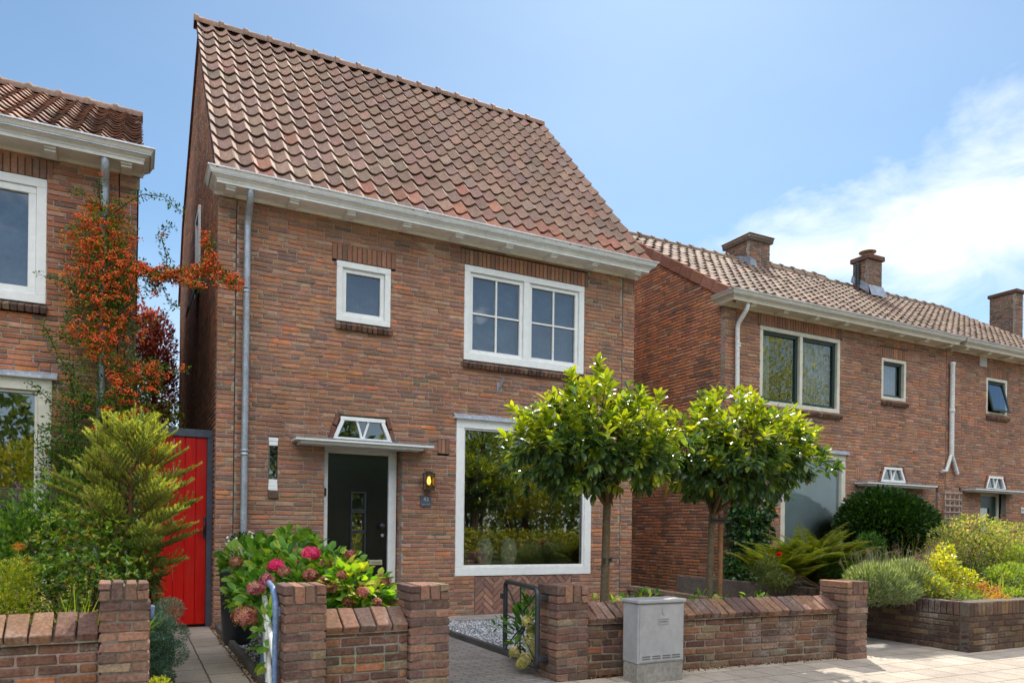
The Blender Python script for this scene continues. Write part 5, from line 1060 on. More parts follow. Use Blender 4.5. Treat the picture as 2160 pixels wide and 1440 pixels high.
    for pts in ([(235, 1180), (262, 900), (262, 740), (250, 600), (225, 480)], [(225, 1180), (215, 900), (200, 700), (215, 560), (200, 480)], [(240, 1180), (290, 880), (280, 700), (265, 580)], [(215, 1180), (160, 950), (150, 800)]): Q = [at(px, py, -.12) for px, py in pts]; s.tube(Q, [.02, .016, .013, .01, .007][:len(Q)], 7, hx('5e5348'))
    s.build('stem', WOOD, t); LP = np.concatenate(LP); k = len(LP); mb = MB(); mb.inst(*LS, LP, roll(frames(np.concatenate(LD)), npr.normal(0, .8, k)), np.concatenate(LSz), np.concatenate(LC)); mb.build('foliage', LEAFM, t)
    P = np.concatenate(BP); mb = MB(); mb.inst(*ICO, P, randrot(len(P)), npr.uniform(.006, .0095, len(P)), np.concatenate(BC), 0, True); mb.build('berries', BERRY, t)
pyracantha()

# ---- flower helpers
def flower_head(t, c, r, pal, name='flower_head', nflo=70, fs=.016, label=None, squash=.8):
    k = nflo; i = np.arange(k) + .5; ph = np.arccos(1 - 1.75 * i / k); th = pi * (1 + 5**.5) * i; d = np.stack([np.cos(th)*np.sin(ph), np.sin(th)*np.sin(ph), np.cos(ph)], 1); P = np.array(c) + d * r * [1, 1, squash] * npr.uniform(.72, 1.12, (k, 1))
    R_ = frames(unit(np.cross(d, npr.normal(size=d.shape))), d); V, F = [], []
    for q in range(4):
        a = q * pi / 2; V += [(0, 0, 0), (cos(a - .55)*.8, sin(a - .55)*.8, .12), (cos(a)*1.15, sin(a)*1.15, .22), (cos(a + .55)*.8, sin(a + .55)*.8, .12)]; F.append((4*q, 4*q+1, 4*q+2, 4*q+3))
    mb = MB(); mb.inst(V, F, P, R_, npr.uniform(.8, 1.2, k) * fs, palpick(pal, k)); o = mb.build(name, PETAL, t)
    if label: o['label'] = label
    return o
PINK = [('f04c84', 4), ('e03a70', 4), ('f47ca4', 2)]; RUST = [('a8604c', 3), ('b88060', 4), ('cca080', 3), ('8a4440', 2), ('c07878', 2)]; DPINK = [('b85070', 3), ('cc7890', 3), ('a05850', 3), ('c89a80', 4)]; LIME = [('c8c87a', 4), ('b4b864', 3), ('d8cc90', 2), ('c89a78', 1)]
def hydrangea():
    blobs = []
    for (px, py, Y, rx, ry, rz) in ((610, 1170, -2.0, .34, .3, .22), (530, 1200, -2.1, .26, .3, .26), (690, 1205, -2.6, .32, .3, .2), (650, 1240, -3.0, .3, .3, .22), (750, 1240, -3.3, .26, .25, .16), (800, 1265, -3.35, .16, .2, .1), (560, 1260, -3.0, .24, .25, .22), (520, 1250, -2.6, .16, .2, .22), (570, 1340, -3.45, .1, .14, .24), (680, 1300, -3.2, .3, .3, .25), (600, 1200, -2.6, .3, .3, .2)):
        blobs.append((*at(px, py, Y), rx, ry, rz))
    t = shrub('hydrangea', 'large hydrangea with pink and faded russet heads behind short wall', 'flowering shrub', blobs, 2300, (.065, .115), [('5a8a3c', 4), ('6c9c40', 4), ('82ac48', 3), ('4a7838', 3), ('a8bc4c', 2)], mat=LEAFM, T=LT_OV, loc=(1.45, -2.7, 0), up=.35, rand=.35, shell=.33, stems=14, srad=.009)
    for (px, py, Y, r, pal) in ((655, 1168, -3.0, .072, PINK), (582, 1192, -3.1, .058, PINK), (622, 1187, -2.9, .03, PINK), (598, 1205, -3.15, .05, RUST), (563, 1222, -3.3, .052, DPINK), (540, 1240, -3.3, .06, DPINK), (517, 1300, -3.25, .095, RUST), (740, 1170, -2.8, .045, RUST), 
                               (687, 1190, -3.1, .05, RUST), (655, 1212, -3.3, .055, RUST), (685, 1222, -3.35, .035, RUST), (808, 1225, -3.3, .06, RUST), (785, 1232, -3.4, .035, DPINK), (700, 1240, -3.45, .04, RUST), (735, 1268, -3.5, .045, RUST), (765, 1248, -3.6, .042, RUST), (722, 1212, -3.5, .035, RUST), (795, 1268, -3.6, .03, DPINK), (835, 1275, -3.45, .04, DPINK), (497, 1185, -2.6, .05, RUST), (845, 1283, -3.4, .03, DPINK)):
        flower_head(t, at(px, py, Y), r, pal, nflo=int(45 + 900 * r), fs=.018)
    LPt = []
    mb = MB(); P, d = foliage_pts([(*at(745, 1225, -3.4), .2, .14, .12), (*at(780, 1258, -3.5), .16, .1, .08), (*at(710, 1205, -3.2), .2, .12, .08), (*at(655, 1222, -3.2), .14, .12, .06)], 115, .4); mb.inst(*LT_OV, P, roll(frames(unit(d + [0, -.2, .7])), npr.normal(0, .5, 115)), npr.uniform(.075, .12, 115), palpick([('a8b83c', 4), ('8cac3c', 4), ('c0c040', 2), ('6c9838', 3)], 115)); o = mb.build('sunlit_tint_foliage', LEAFM, t); o['label'] = 'upper leaves coloured yellow-green as if sunlit'  # extra upper leaves in a yellower palette that stands for sunlight
hydrangea()
def whiteplant(t):
    mb = MB(); P, d = foliage_pts([(*at(518, 1150, -1.35), .2, .15, .16)], 90, .3); q = [(cos(a)*1., sin(a)*1., .1) for a in np.linspace(0, 2*pi, 6)[:-1]]; mb.inst(q, [(0, 1, 2, 3, 4)], P, frames(unit(np.cross(d + [0, -1, 0], npr.normal(size=d.shape))), unit(d + [0, -1, .5])), npr.uniform(.011, .018, 90), (.75, .75, .7)); o = mb.build('flowers', PETAL, t); o['kind'] = 'stuff'
    s = MB(); p = at(495, 1200, -1.25); s.lathe((p[0] + .03, p[1], 0), [(.1, 0), (.14, .05), (.17, .72), (.18, .75), (.15, .75), (.14, .6), (0, .6)], 20, hx('3a2a38')); s.build('planter_pot', BLACKM, t)
shrub('potted_plant', 'small white-flowered plant in dark pot below the grey downpipe', 'potted plant', [(*at(518, 1155, -1.3), .2, .16, .14)], 500, (.03, .055), [('3c5a2c', 3), ('54703a', 2), ('2c4624', 3)], loc=(at(495, 1200, -1.25)[0] + .03, -1.25, 0), stems=0, extra=whiteplant)
def lime_heads(lst):
    def f(t):
        for (px, py, Y, r) in lst: flower_head(t, at(px, py, Y), r, LIME, nflo=int(60 + 900*r), fs=.011, squash=1.15)
    return f
shrub('hydrangea', 'low hydrangea with lime-green heads, seen through open dark gate', 'flowering shrub', [(*at(1105, 1330, -3.55), .1, .14, .2), (*at(1120, 1280, -3.3), .1, .16, .16), (*at(1060, 1318, -3.2), .09, .1, .06)], 170, (.06, .1), [('4a7a2c', 3), ('5e8a30', 3), ('3a6428', 2)], T=LT, loc=(3.12, -3.5, 0), stems=5,
      extra=lime_heads([(1112, 1310, -3.7, .045), (1118, 1350, -3.7, .06), (1108, 1392, -3.75, .06), (1085, 1375, -3.6, .045), (1125, 1375, -3.7, .05), (1122, 1330, -3.6, .045), (1098, 1400, -3.7, .04)]))
shrub('hydrangea', 'single lime-green hydrangea bloom leaning over coping beside right-hand pillar', 'flowering shrub', [(*at(1745, 1275, -3.85), .09, .06, .06), (5.72, -3.9, .3, .1, .06, .15)], 40, (.05, .08), [('4a7a2c', 3), ('5e8a30', 3)], T=LT, loc=(5.72, -3.9, 0), stems=4, extra=lime_heads([(1742, 1250, -4.0, .05)]))
shrub('hydrangea', 'low hydrangea behind coping, cream heads and leaves between laurel stems', 'flowering shrub', [(*at(1350, 1268, -3.6), .3, .12, .1), (*at(1480, 1268, -3.6), .3, .12, .08), (*at(1590, 1262, -3.6), .15, .1, .07)], 200, (.05, .08), [('5a8a2c', 3), ('7a9c34', 3), ('3a6428', 2)], T=LT, loc=(4.4, -3.6, 0), stems=10, extra=lime_heads([(1305, 1268, -3.85, .04), (1510, 1262, -3.8, .035), (1255, 1258, -3.75, .03)]))

# ---- left garden
shrub('juniper', 'blue-green juniper mound beside the concrete path, behind left pillar', 'shrub', [(.13 + .15*cos(q*2.4)*(.35+.65*(q%3)/2), -3.28 + .2*sin(q*2.4), .1 + .037*q, .1, .1, .085) for q in range(14)] + [(.14, -3.25, .28, .13, .2, .22)], 30000, (.016, .028), [('5a7c72', 4), ('6c9084', 4), ('82a296', 2), ('40605a', 4)], mat=NEEDLE, T=LSN, loc=(.12, -3.25, 0), up=.4, rand=.35, shell=.25, stems=5)
shrub('shrub', 'low glossy evergreen shrub with yellow and orange shoots under the spruce', 'shrub', [(*at(190, 1120, -2.9), .3, .25, .2), (*at(270, 1140, -2.8), .2, .22, .22), (*at(130, 1160, -2.9), .25, .25, .25), (*at(200, 1220, -3.1), .35, .25, .22), (*at(290, 1200, -2.9), .14, .2, .15), (*at(100, 1240, -3.2), .3, .25, .25)], 5200, (.03, .055), [('5c843e', 4), ('709844', 4), ('4a7036', 3), ('94b04e', 3), ('c89448', .5), ('c8c44c', .8)], mat=LEAF, T=LS, loc=(-.35, -3.0, 0), whorl=8, stems=12, srad=.012)
def purple(t):
    mb = MB(); B = [(*at(px, py, Y), .05, .05, .09) for px, py, Y in ((105, 1010, -1.9), (120, 1030, -1.9), (110, 1055, -2.), (140, 1035, -1.9), (100, 1075, -2.), (180, 1055, -2), (35, 1035, -1.6), (60, 1130, -2.2), (150, 1045, -1.9))]; P, d = foliage_pts(B, 800, .5); mb.inst(*LS, P, frames(d), npr.uniform(.018, .028, 800), palpick([('8a5a92', 3), ('a070a0', 3), ('6c4870', 2), ('b890a8', 1)], 800)); mb.build('blossom', PETAL, t)
shrub('shrub', 'loose shrub with small mauve flower spikes against left window frame', 'shrub', [(*at(110, 1080, -2.), .22, .25, .3), (*at(60, 1130, -2.1), .3, .25, .3), (*at(20, 1160, -2.2), .3, .3, .3), (*at(140, 1050, -1.9), .15, .2, .2), (*at(40, 1100, -1.8), .1, .1, .35)], 3600, (.035, .065), [('5c8238', 4), ('749a44', 4), ('426432', 3), ('94ae50', 1)], T=LSN if False else LS, loc=(-.85, -2.05, 0), stems=16, srad=.006, extra=purple)
shrub('shrub', 'dense dark foliage filling bed under left house window', 'shrub', [(-.9, -1.0, .5, .7, .6, .5), (-1.6, -1.6, .5, .6, .6, .5), (-.3, -.9, .6, .35, .5, .6), (-.25, -1.6, .4, .35, .4, .4)], 5200, (.04, .075), [('38592c', 4), ('46703a', 3), ('5c8238', 2)], loc=(-.8, -1.1, 0), stems=8)
def gold(t):
    mb = MB(); P, d = foliage_pts([(*at(40, 1152, -3.3), .045, .045, .018)], 160, .4); mb.inst(*LS, P, frames(d), .014, palpick([('e09a2c', 3), ('d8842c', 2), ('e8b040', 2)], 160)); P, d = foliage_pts([(*at(53, 1185, -3.3), .03, .03, .02)], 80, .4); mb.inst(*LS, P, frames(d), .012, palpick([('c87850', 3), ('d89060', 2)], 80)); mb.build('blossom', PETAL, t)
    s = MB()
    for a, b in (((25, 1260), (40, 1158)), ((30, 1280), (52, 1190))): s.tube([at(*a, -3.35), at((a[0]+b[0])/2 - 3, (a[1]+b[1])/2, -3.3), at(*b, -3.3)], .004, 5, hx('8a9a3c'))
    s.build('flower_stalk', COATED, t)
shrub('shrub', 'bright yellow-green feathery plant with orange blossom tufts, far left', 'plant', [(*at(20, 1230, -3.4), .17, .15, .15), (*at(10, 1280, -3.5), .2, .15, .14), (*at(45, 1200, -3.35), .07, .08, .1)], 3200, (.016, .032), [('b0b43c', 4), ('98a838', 4), ('7c9434', 3), ('c8c050', 1)], loc=(-.95, -3.5, 0), stems=8, srad=.004, scol=hx('7a9040'), extra=gold)
def blades(name, label, cat, base, n, h, spread, pal, loc, w=.05, lean=.35, group=None, tips=None, mat=LEAFM):
    t = thing(name, label, cat, loc, group); mb = MB(); V = [(-w/2*.04/.04, 0, 0), (w/2, 0, 0), (w*.45, .35, .03), (-w*.45, .35, .03), (w*.3, .7, .12), (-w*.3, .7, .12), (0, 1, .26)]; F = [(0, 1, 2, 3), (3, 2, 4, 5), (5, 4, 6)]
    a = npr.rand(n) * 2*pi; r = npr.rand(n) ** .5; P = np.stack([base[0] + np.cos(a)*r*spread[0]*.4, base[1] + np.sin(a)*r*spread[1]*.4, np.full(n, base[2])], 1)
    D_ = unit(np.stack([np.cos(a)*r*lean*2, np.sin(a)*r*lean*2, np.ones(n)], 1) + npr.normal(0, .12, (n, 3))); s_ = npr.uniform(.55, 1.1, n) * h
    mb.inst(V, F, P, roll(frames(D_), npr.rand(n)*6.28), s_, palpick(pal, n)); mb.build('foliage', mat, t)
    if tips:
        k = max(1, n // tips[1]); ix = npr.choice(n, k); E_ = P[ix] + D_[ix] * s_[ix][:, None] * 1.02; Q = np.repeat(E_, 9, 0) + npr.normal(0, tips[2], (k*9, 3)) * [.45, .45, 1.6]; m2 = MB(); m2.inst(*LS, Q, randrot(len(Q)), tips[3], palpick(tips[0], len(Q))); m2.build('seed_head', PETAL, t, kind='stuff')
    return t
blades('meadow_plant', 'sparse tall yellow-green stalks with tiny buds above left coping', 'plant', (-.32, -3.6, .2), 60, .62, (.4, .15), [('94a838', 3), ('a8b044', 3), ('748c34', 2)], (-.32, -3.6, 0), w=.018, lean=.3, tips=([('c8c070', 3), ('b8a05c', 1)], 2, .012, .012))
blades('meadow_plant', 'short bright green tuft between coping and left pillar', 'plant', (-.2, -3.75, .2), 130, .5, (.2, .1), [('86a034', 3), ('a0ac3c', 3), ('648030', 2)], (-.2, -3.75, 0), w=.05, lean=.35)
blades('lavender', 'faded lavender stalks just above the left coping', 'plant', (-.72, -3.7, .2), 90, .52, (.35, .1), [('7c8a58', 3), ('8c8064', 3)], (-.72, -3.7, 0), w=.012, lean=.3, tips=([('8a7868', 3), ('a8947c', 2)], 2, .01, .01))
shrub('narrow_leaf_plant', 'narrow-leaved plant with drooping leaves right of the spruce stem', 'plant', [(*at(305, 1200, -2.5), .12, .15, .22), (*at(300, 1260, -2.6), .12, .15, .2)], 330, (.07, .11), [('6a8a50', 3), ('507040', 3), ('8a9c60', 2)], T=LT_N, loc=(.12, -2.5, 0), stems=6, up=.1)
blades('narrow_leaf_plant', 'broad pointed leaves leaning in at left picture edge', 'plant', (-1.02, -3.0, .3), 26, .75, (.2, .2), [('3a6428', 3), ('4a7a30', 2)], (-1.02, -3.0, 0), w=.1, lean=.45)
shrub('shrub', 'yellow-green sprigs at the foot of the blue juniper', 'plant', [(*at(335, 1438, -3.85), .07, .06, .03)], 260, (.014, .026), [('b0b43c', 4), ('98a838', 4)], loc=(.13, -3.85, 0), stems=2)

# ---- behind the gate
shrub('purple_tree', 'purple-leaved tree showing in gap above the red gate', 'tree', [(*at(325, 740, 7.5), .42, .5, .85), (*at(330, 820, 7.5), .45, .5, .8), (*at(300, 700, 7.5), .35, .4, .5), (*at(320, 890, 7.5), .4, .4, .5)], 9000, (.06, .1), [('8a4254', 4), ('9c5060', 3), ('6c3444', 3), ('b06c78', 1)], loc=(.35, 7.5, 0), fn='crown', stems=0, extra=lambda t: (lambda s: (s.tube([(.35, 7.5, 0), (.33, 7.5, 2.), (.35, 7.5, 4.6)], [.07, .05, .015], 8, hx('4a3430')), s.build('trunk', WOOD, t)))(MB()))
shrub('shrub', 'yellow-leaved shrub peeking over the red gate', 'shrub', [(*at(350, 880, 5.5), .28, .3, .3), (*at(372, 900, 5.5), .2, .3, .3), (.6, 5.5, 1.5, .4, .4, 1.1)], 1800, (.06, .1), [('a8a83a', 3), ('8a9c38', 3), ('c0b040', 1)], loc=(.6, 5.5, 0), stems=5)

# ---- right-hand planter
zP = .42
def PB(px, py, Y, rx, ry, rz): return (*at(px, py, Y), rx, ry, rz)
shrub('ivy', 'dark ivy mass climbing the corner of the right-hand house', 'climbing plant', [PB(1575, 1190, -.35, .38, .3, .35), PB(1580, 1120, -.3, .4, .28, .4), PB(1600, 1070, -.25, .32, .25, .3), PB(1560, 1060, -.2, .25, .2, .3), PB(1555, 1225, -.5, .3, .3, .25)], 2600, (.06, .1), [('24442a', 4), ('2e5232', 4), ('3c6438', 2), ('54803f', 1)], mat=LEAF, T=LT_OV, loc=(8.2, -.4, 0), stems=10, shell=.3, up=0, rand=.7)
shrub('clipped_bush', 'large rounded dark green bush in front of right-hand house door', 'bush', [PB(1872, 1108, -.9, .98, .7, .52), PB(1860, 1080, -.9, .7, .6, .4), PB(1872, 1130, -.9, .8, .5, .4)], 22000, (.05, .085), [('203c24', 4), ('2a4a2a', 4), ('36582f', 3), ('4e7838', 1)], mat=LEAF, T=LS, loc=(11.2, -.9, zP), stems=8, shell=.22, up=.5, rand=.3, srad=.02)
def fern(label, base, n, L_, pal, loc, elev=(.95, 1.45), group=None):
    t = thing('fern', label, 'fern', loc, group); mb = MB(); s = MB()
    for i in range(n):
        a = npr.rand() * 2*pi; e = npr.uniform(*elev); l = L_ * npr.uniform(.7, 1.1); p = np.array(base) + npr.normal(0, .05, 3) * [1, 1, 0]; pts = [p.copy()]; m = 14
        for j in range(m): ee = e - 1.1 * (j / m) ** 1.5; p = p + np.array([cos(a)*cos(ee), sin(a)*cos(ee), sin(ee)]) * l / m; pts.append(p.copy())
        s.tube(pts, [.004]*len(pts), 4, hx('7a7a3a'), cap=False); sd = np.array([-sin(a), cos(a), 0])
        for j in range(2, m):
            w = .13 * L_ * sin(pi * min(1, (j / m) ** .8)) * 1.6 + .01; dd = unit(pts[j+1 if j < m else j] - pts[j-1])
            for q in (0, .33, .66):
                c_ = pts[j] * (1-q) + pts[min(j+1, m)] * q; D_ = np.array([unit(sd * sg + dd * .6 + np.array([0, 0, -.15])) for sg in (-1, 1)]); mb.inst(*LSN, np.array([c_, c_]), frames(D_), w, palpick(pal, 2))
    s.build('frond_rib', COATED, t); mb.build('fronds', LEAFM, t); return t
FP = [('8a9430', 3), ('76882c', 3), ('a09c38', 2), ('5a7028', 2)]
for i, (px, Y, nn, L_, lb) in enumerate(((1640, -2.2, 36, .85, 'arching yellow-green fern nearest the ivy'), (1710, -2., 46, 1.05, 'tallest arching yellow-green fern below the frosted window'), (1780, -1.9, 34, .9, 'arching fern against the left side of the dark round bush'))):
    p = at(px, 1200, Y); fern(lb, (p[0], Y, zP), nn, L_, FP, (p[0], Y, zP), group='ferns in the planter')
shrub('conifer', 'small bushy bright green conifer before the dark round bush', 'shrub', [PB(1835, 1150, -2.3, .22, .2, .18), PB(1830, 1185, -2.3, .28, .2, .2), PB(1760, 1190, -2.4, .3, .2, .15)], 4200, (.03, .06), [('3c6a24', 4), ('4c7c2a', 3), ('2c5220', 3)], mat=NEEDLE, T=LSN, loc=(9.1, -2.3, zP), stems=4, shell=.3)
shrub('shrub', 'low grey-green shrublet with pale blooms at driveway edge of planter', 'shrub', [PB(1620, 1200, -2.6, .16, .15, .15), PB(1640, 1222, -2.8, .2, .15, .1), PB(1605, 1215, -2.5, .12, .15, .12)], 1500, (.02, .045), [('6c7a4c', 3), ('54683c', 3), ('8a8a60', 1)], loc=(7.75, -2.65, zP), stems=5)
flower_head(thing('geranium', 'single small red bloom low among the ferns beside ivy', 'flower', tuple(at(1643, 1168, -2.7))), at(1643, 1168, -2.75), .03, [('e02018', 3), ('c81810', 2)], nflo=50, fs=.012)
GG = [('7c9070', 4), ('94a488', 4), ('64785c', 3), ('a8a890', 1)]
for (px, Y, h_, lb) in ((1845, -3.75, .2, 'grey-green lavender mound next to right wall pillar'), (1905, -3.7, .23, 'grey-green lavender mound, taller flower stalks, left of the variegated shrub')):
    p = at(px, 1215, Y); x_ = p[0]
    def stalks(t, x_=x_, Y=Y):
        s = MB(); m2 = MB()
        for i in range(46): a = npr.rand()*6.28; r = npr.rand()**.5; q = np.array([x_ + cos(a)*r*.28, Y + sin(a)*r*.25, .6]); e = q + [cos(a)*r*.14, sin(a)*r*.14, npr.uniform(.22, .42)]; s.tube([q, e], .003, 4, hx('7a8458'), cap=False); m2.inst(*LS, e + npr.normal(0, .008, (7, 3)) * [1, 1, 2.4], randrot(7), .014, palpick([('7c6c78', 3), ('948478', 3)], 7))
        s.build('flower_stalk', COATED, t); m2.build('seed_head', PETAL, t, kind='stuff')
    shrub('lavender', lb, 'lavender', [(x_, Y, .66, .32, .3, h_), (x_ + .12, Y - .12, .56, .3, .26, .15), (x_ - .12, Y - .05, .56, .26, .26, .15)], 9000, (.035, .07), [('7a8c74', 4), ('92a28c', 4), ('647860', 3), ('a4a894', 1)], T=LSN, loc=(x_, Y, zP), up=1.1, rand=.3, shell=.35, stems=5, group='lavender in the planter', extra=stalks)
blades('ornamental_grass', 'thin brownish flower stalks between conifer and lavender', 'grass', (at(1880, 1200, -2.9)[0], -2.9, zP), 200, .72, (.7, .3), [('7c7050', 3), ('6a7a40', 3), ('8a6c50', 2)], (at(1880, 1200, -2.9)[0], -2.9, zP), w=.01, lean=.25, tips=([('7a5048', 3), ('8c6c58', 3)], 3, .014, .014))
shrub('shrub', 'yellow variegated shrub catching sun at the front of the planter', 'shrub', [PB(1985, 1200, -3.7, .2, .2, .2), PB(1995, 1165, -3.6, .1, .1, .12), PB(1960, 1240, -3.9, .3, .2, .13), PB(2030, 1225, -3.8, .18, .2, .15)], 2600, (.035, .06), [('b4b840', 4), ('9cac3a', 4), ('7c9a34', 3), ('d0cc80', 2)], mat=LEAF, loc=(8.3, -3.8, zP), stems=8)
shrub('shrub', 'broad pink-tinged shrub with arching twigs below the trellis', 'shrub', [PB(2070, 1170, -2.9, .65, .5, .32), PB(2005, 1145, -2.9, .3, .3, .26), PB(2050, 1115, -2.9, .42, .4, .2), PB(2120, 1135, -2.9, .42, .4, .25), PB(2150, 1175, -3.0, .45, .4, .3), PB(1985, 1175, -2.8, .25, .3, .25)], 9500, (.03, .052), [('9ca858', 4), ('b8b480', 4), ('869a50', 4), ('c4a890', 2), ('6c8444', 3)], loc=(10.8, -2.4, zP), stems=14, shell=.28)
def archtw(t):
    s = MB(); mb = MB()
    for (a, b, c) in (((2060, 1130), (2030, 1095), (2010, 1100)), ((2080, 1120), (2100, 1098), (2112, 1096)), ((2120, 1130), (2150, 1115), (2170, 1125)), ((2050, 1120), (2070, 1098), (2085, 1105)), ((2130, 1150), (2165, 1135), (2190, 1145))):
        Q = [at(*a, -2.5), at(*b, -2.5), at(*c, -2.5)]; s.tube(Q, .005, 5, hx('7a5a44')); u = npr.rand(60, 1); P = np.where(u < .5, Q[0] + (Q[1]-Q[0])*2*u, Q[1] + (Q[2]-Q[1])*(2*u-1)) + npr.normal(0, .02, (60, 3)); mb.inst(*LS, P, randrot(60), .045, palpick([('a89860', 3), ('b8907c', 3), ('8c9440', 2)], 60))
    s.build('twig', WOOD, t); mb.build('foliage', LEAFM, t)
archtw([o for o in COL.objects if o.get('label', '').startswith('broad pink')][0])
shrub('sedum', 'orange-pink sedum cushion spilling over the planter front', 'plant', [PB(2075, 1245, -4.0, .22, .15, .1), PB(2100, 1262, -4.2, .2, .15, .07)], 1400, (.015, .03), [('c08a50', 4), ('b8764c', 3), ('a8a044', 3)], loc=(8.75, -4.1, zP), stems=3)
shrub('shrub', 'mixed light green leaves at right edge of the planter', 'plant', [PB(2130, 1220, -3.7, .35, .25, .2), PB(2040, 1262, -4.1, .25, .15, .1), PB(2150, 1260, -4.1, .3, .2, .14), PB(2150, 1180, -3.4, .2, .2, .2)], 3600, (.03, .05), [('84983c', 4), ('6c8c38', 4), ('9ca84c', 2), ('8aa070', 2)], loc=(9.4, -3.8, zP), stems=8)
shrub('shrub', 'low green undergrowth between lavender and house bush', 'shrub', [(9.6, -3.0, .55, 1.2, .7, .25), (12, -2.5, .6, 2., 1., .3), (8.6, -1.6, .6, .6, .8, .3)], 7000, (.03, .06), [('3a5c28', 4), ('4c702c', 3), ('2e4c24', 3)], loc=(9.8, -2.9, zP), stems=4)
blades('mullein', 'upright pale yellow flower spikes beside the orange sedum', 'plant', (at(2090, 1250, -3.9)[0], -3.9, zP), 12, .4, (.6, .3), [('b0a850', 3), ('98a048', 3)], (at(2090, 1250, -3.9)[0], -3.9, zP), w=.05, lean=.06)
p = at(2140, 1158, -1.2); flower_head(thing('geranium', 'red flower near door of the far right house', 'flower', tuple(p)), p, .07, [('e02040', 3), ('d81830', 2)], nflo=60, fs=.022)

# ================================================================== ACROSS THE STREET (seen only in the window glass)
def street_tree(i, x, y, h, r, lab, pal):
    big = h > 10
    t = shrub('street_tree', lab, 'tree', [(x, y, h*.62, r, r*.8, h*.3), (x + r*.4, y, h*.5, r*.7, r*.6, h*.22), (x - r*.5, y, h*.48, r*.6, r*.6, h*.2)], 16000 if big else 5200, (.1, .17) if big else (.12, .22), pal, loc=(x, y, 0), fn='crown', stems=9, srad=.06, shell=.35)
    s = MB(); s.tube([(x, y, 0), (x + .05, y, h*.3), (x, y, h*.6)], [.16, .12, .06], 10, hx('4a3c2e')); s.build('trunk', WOOD, t)
PT = [('6c8a3c', 4), ('829c42', 3), ('4e6c30', 3), ('b0ac4c', 2)]; PT2 = [('a0a440', 4), ('bcb64c', 3), ('748c38', 3)]
for i, (x, y, h, r, p, lb) in enumerate(((-7, -18, 4.6, 1.8, PT, 'mirrored tree furthest left across the street'), (-2.5, -17, 4.0, 1.7, PT2, 'yellowish tree across the street, seen in left house window'), (2.5, -19, 4.6, 1.7, PT, 'green tree across the street, between two yellowish ones'), (7.5, -16.5, 4.3, 1.7, PT2, 'yellowish tree across the street opposite the black door'),
                               (10.9, -15.2, 7.4, 2.1, PT, 'broad green tree mirrored at left in the picture window'), (13.4, -16, 4.8, 1.9, PT2, 'yellowish tree mirrored in the middle of the picture window'), (16.5, -15.5, 5.4, 2., PT, 'broad green tree mirrored at right in the picture window'), (21, -17, 6.0, 2.2, PT, 'tall tree opposite the right-hand houses'), (26.5, -15.8, 12.5, 3.2, PT2, 'tall tree far along the opposite pavement'))):
    street_tree(i, x, y, h, r, lb, p)
for i, (x0, x1, lb) in enumerate(((-10, 5.8, 'clipped hedge across the street opposite left house'), (6.2, 24, 'clipped hedge across the street mirrored low in the picture window'))):
    mb = MB(); n = 9000; P = np.stack([npr.uniform(x0, x1, n), -14.2 + npr.normal(0, .28, n), npr.rand(n) ** .7 * 1.15 + .1*np.sin(npr.rand(n)*6)], 1); mb.inst(*LS, P, randrot(n), npr.uniform(.1, .18, n), palpick([('98a440', 4), ('b8b44c', 3), ('6c8434', 3), ('ccb858', 1)], n)); tag(mb.build('hedge', LEAFM), lb, 'hedge', 'hedges across the street')

n = 26000; xs = npr.uniform(-14, 34, n); mb = MB(); P = np.stack([xs, -21.5 + npr.normal(0, .6, n), npr.rand(n) ** .8 * (5.2 + .8*np.sin(xs*1.1) + .6*np.sin(xs*2.7))], 1); mb.inst(*LS, P, randrot(n), npr.uniform(.25, .45, n), palpick([('54703a', 4), ('708840', 3), ('3c582c', 3), ('98984c', 1)], n))
for i in range(30): x = -13 + i * 1.6; mb.tube([(x, -21.6, 0), (x + npr.normal(0, .3), -21.6, 4)], [.12, .04], 6, hx('3a2e24'), 0)
o = mb.build('woodland', LEAFM); o['kind'] = 'stuff'
# ================================================================== LIGHT
SAZ, SEL = radians(39.7), radians(48)
sd = Vector((sin(SAZ) * cos(SEL), cos(SAZ) * cos(SEL), sin(SEL)))
L = bpy.data.lights.new('sun', 'SUN'); L.energy = 3.3; L.angle = radians(.55); L.color = (1, .93, .82); lo = bpy.data.objects.new('sun', L); COL.objects.link(lo); lo.rotation_euler = sd.to_track_quat('Z', 'Y').to_euler()
W = bpy.data.worlds.new("World"); sc.world = W; W.use_nodes = True; nt = W.node_tree; nt.nodes.clear()
out = nt.nodes.new('ShaderNodeOutputWorld'); bg = nt.nodes.new('ShaderNodeBackground'); nt.links.new(bg.outputs[0], out.inputs[0]); bg.inputs[1].default_value = .072
sky = nt.nodes.new('ShaderNodeTexSky'); sky.sky_type = 'NISHITA'; sky.sun_disc = False; sky.sun_elevation = SEL; sky.sun_rotation = SAZ; sky.air_density = 1.0; sky.dust_density = 0.3; sky.ozone_density = .6
tc = nt.nodes.new('ShaderNodeTexCoord'); dirv = tc.outputs['Generated']
def M_(op, a, b=None, c=None, cl=False):
    n = nt.nodes.new('ShaderNodeMath'); n.operation = op; n.use_clamp = cl
    for i, v in enumerate((a, b, c)):
        if v is None: continue
        if hasattr(v, 'links'): nt.links.new(v, n.inputs[i])
        else: n.inputs[i].default_value = v
    return n.outputs[0]
def dot(v):
    n = nt.nodes.new('ShaderNodeVectorMath'); n.operation = 'DOT_PRODUCT'; nt.links.new(dirv, n.inputs[0]); n.inputs[1].default_value = tuple(v); return n.outputs['Value']
def un(v): v = np.array(v, float); return v / np.linalg.norm(v)
r1, r2 = un(ray(1380, 575)), un(ray(2160, 410)); pn = un(np.cross(r1, r2)); along = un(r2 - r1 * (r1 @ r2))
mp = nt.nodes.new('ShaderNodeMapping'); nt.links.new(dirv, mp.inputs[0]); mp.inputs['Scale'].default_value = (1, 1, 2.2)
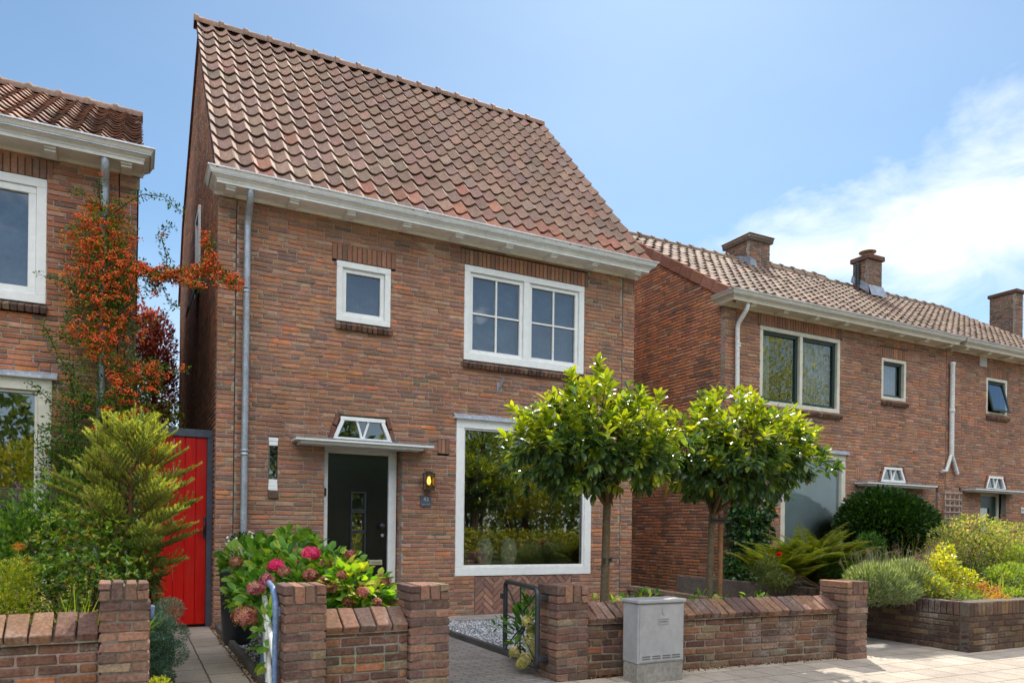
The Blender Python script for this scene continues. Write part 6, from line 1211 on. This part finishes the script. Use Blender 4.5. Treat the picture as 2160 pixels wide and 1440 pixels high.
nz = noise(nt, 3.2, 8, .62, mp.outputs[0], .4); nz2 = noise(nt, 1.6, 6, .55, mp.outputs[0], .2)
d_ = M_('ABSOLUTE', M_('ADD', dot(pn), M_('MULTIPLY', M_('SUBTRACT', nz, .5), .26))); al = dot(along)
wdt = M_('MULTIPLY_ADD', M_('MAXIMUM', al, 0.), .26, .012)
band = M_('SUBTRACT', 1.1, M_('DIVIDE', d_, wdt), cl=True); nz3 = noise(nt, 9, 7, .6, mp.outputs[0], .8); band = M_('MULTIPLY', band, M_('MULTIPLY_ADD', nz3, 1.9, -.1, cl=True)); band = M_('MULTIPLY', band, M_('MULTIPLY', al, 5., cl=True)); front = M_('MULTIPLY', M_('ADD', dot(FW), -.2), 4., cl=True)
band = M_('MULTIPLY', band, front); sepb = nt.nodes.new('ShaderNodeSeparateXYZ'); nt.links.new(dirv, sepb.inputs[0]); hi_ = M_('MULTIPLY', M_('SUBTRACT', sepb.outputs[2], M_('MULTIPLY', nz, .75)), 5., cl=True)
back = M_('MULTIPLY', M_('MULTIPLY', hi_, M_('MULTIPLY', M_('SUBTRACT', nz2, .42), 9., cl=True)), M_('MULTIPLY', M_('MULTIPLY', dot((-.45, -.89, 0)), 3., cl=True), .95))  # clouds behind the camera, made extra bright to light the shaded fronts
sep = nt.nodes.new('ShaderNodeSeparateXYZ'); nt.links.new(dirv, sep.inputs[0])
low = M_('MULTIPLY', M_('SUBTRACT', 1., M_('MULTIPLY', sep.outputs[2], 2.4), cl=True), M_('MULTIPLY_ADD', nz, .9, .1)); low = M_('MULTIPLY', low, .9)
mask = M_('MAXIMUM', band, low); mask = M_('MINIMUM', mask, 1.)
# thin veil towards the sun
veil = M_('MULTIPLY', M_('POWER', M_('MAXIMUM', dot(sd), 0.), 3.), M_('MULTIPLY_ADD', nz2, .8, .1)); mask = M_('MAXIMUM', mask, M_('MULTIPLY', veil, .3))
skc = mixc(nt, 1., sky.outputs[0], (.66, .9, 1.0), 'MULTIPLY'); cl = mixc(nt, mask, skc, (8.8, 9.2, 9.8)); cl = mixc(nt, back, cl, (34, 34, 34)); nt.links.new(cl, bg.inputs[0])
for a_, v_ in (('view_transform', 'Standard'), ('look', 'None'), ('exposure', .97), ('gamma', 1.)): setattr(sc.view_settings, a_, v_)
sc.view_settings.use_curve_mapping = False
sc.cycles.max_bounces = 8; sc.cycles.transparent_max_bounces = 12; sc.cycles.caustics_reflective = False; sc.cycles.caustics_refractive = False
sc.cycles.use_denoising = True
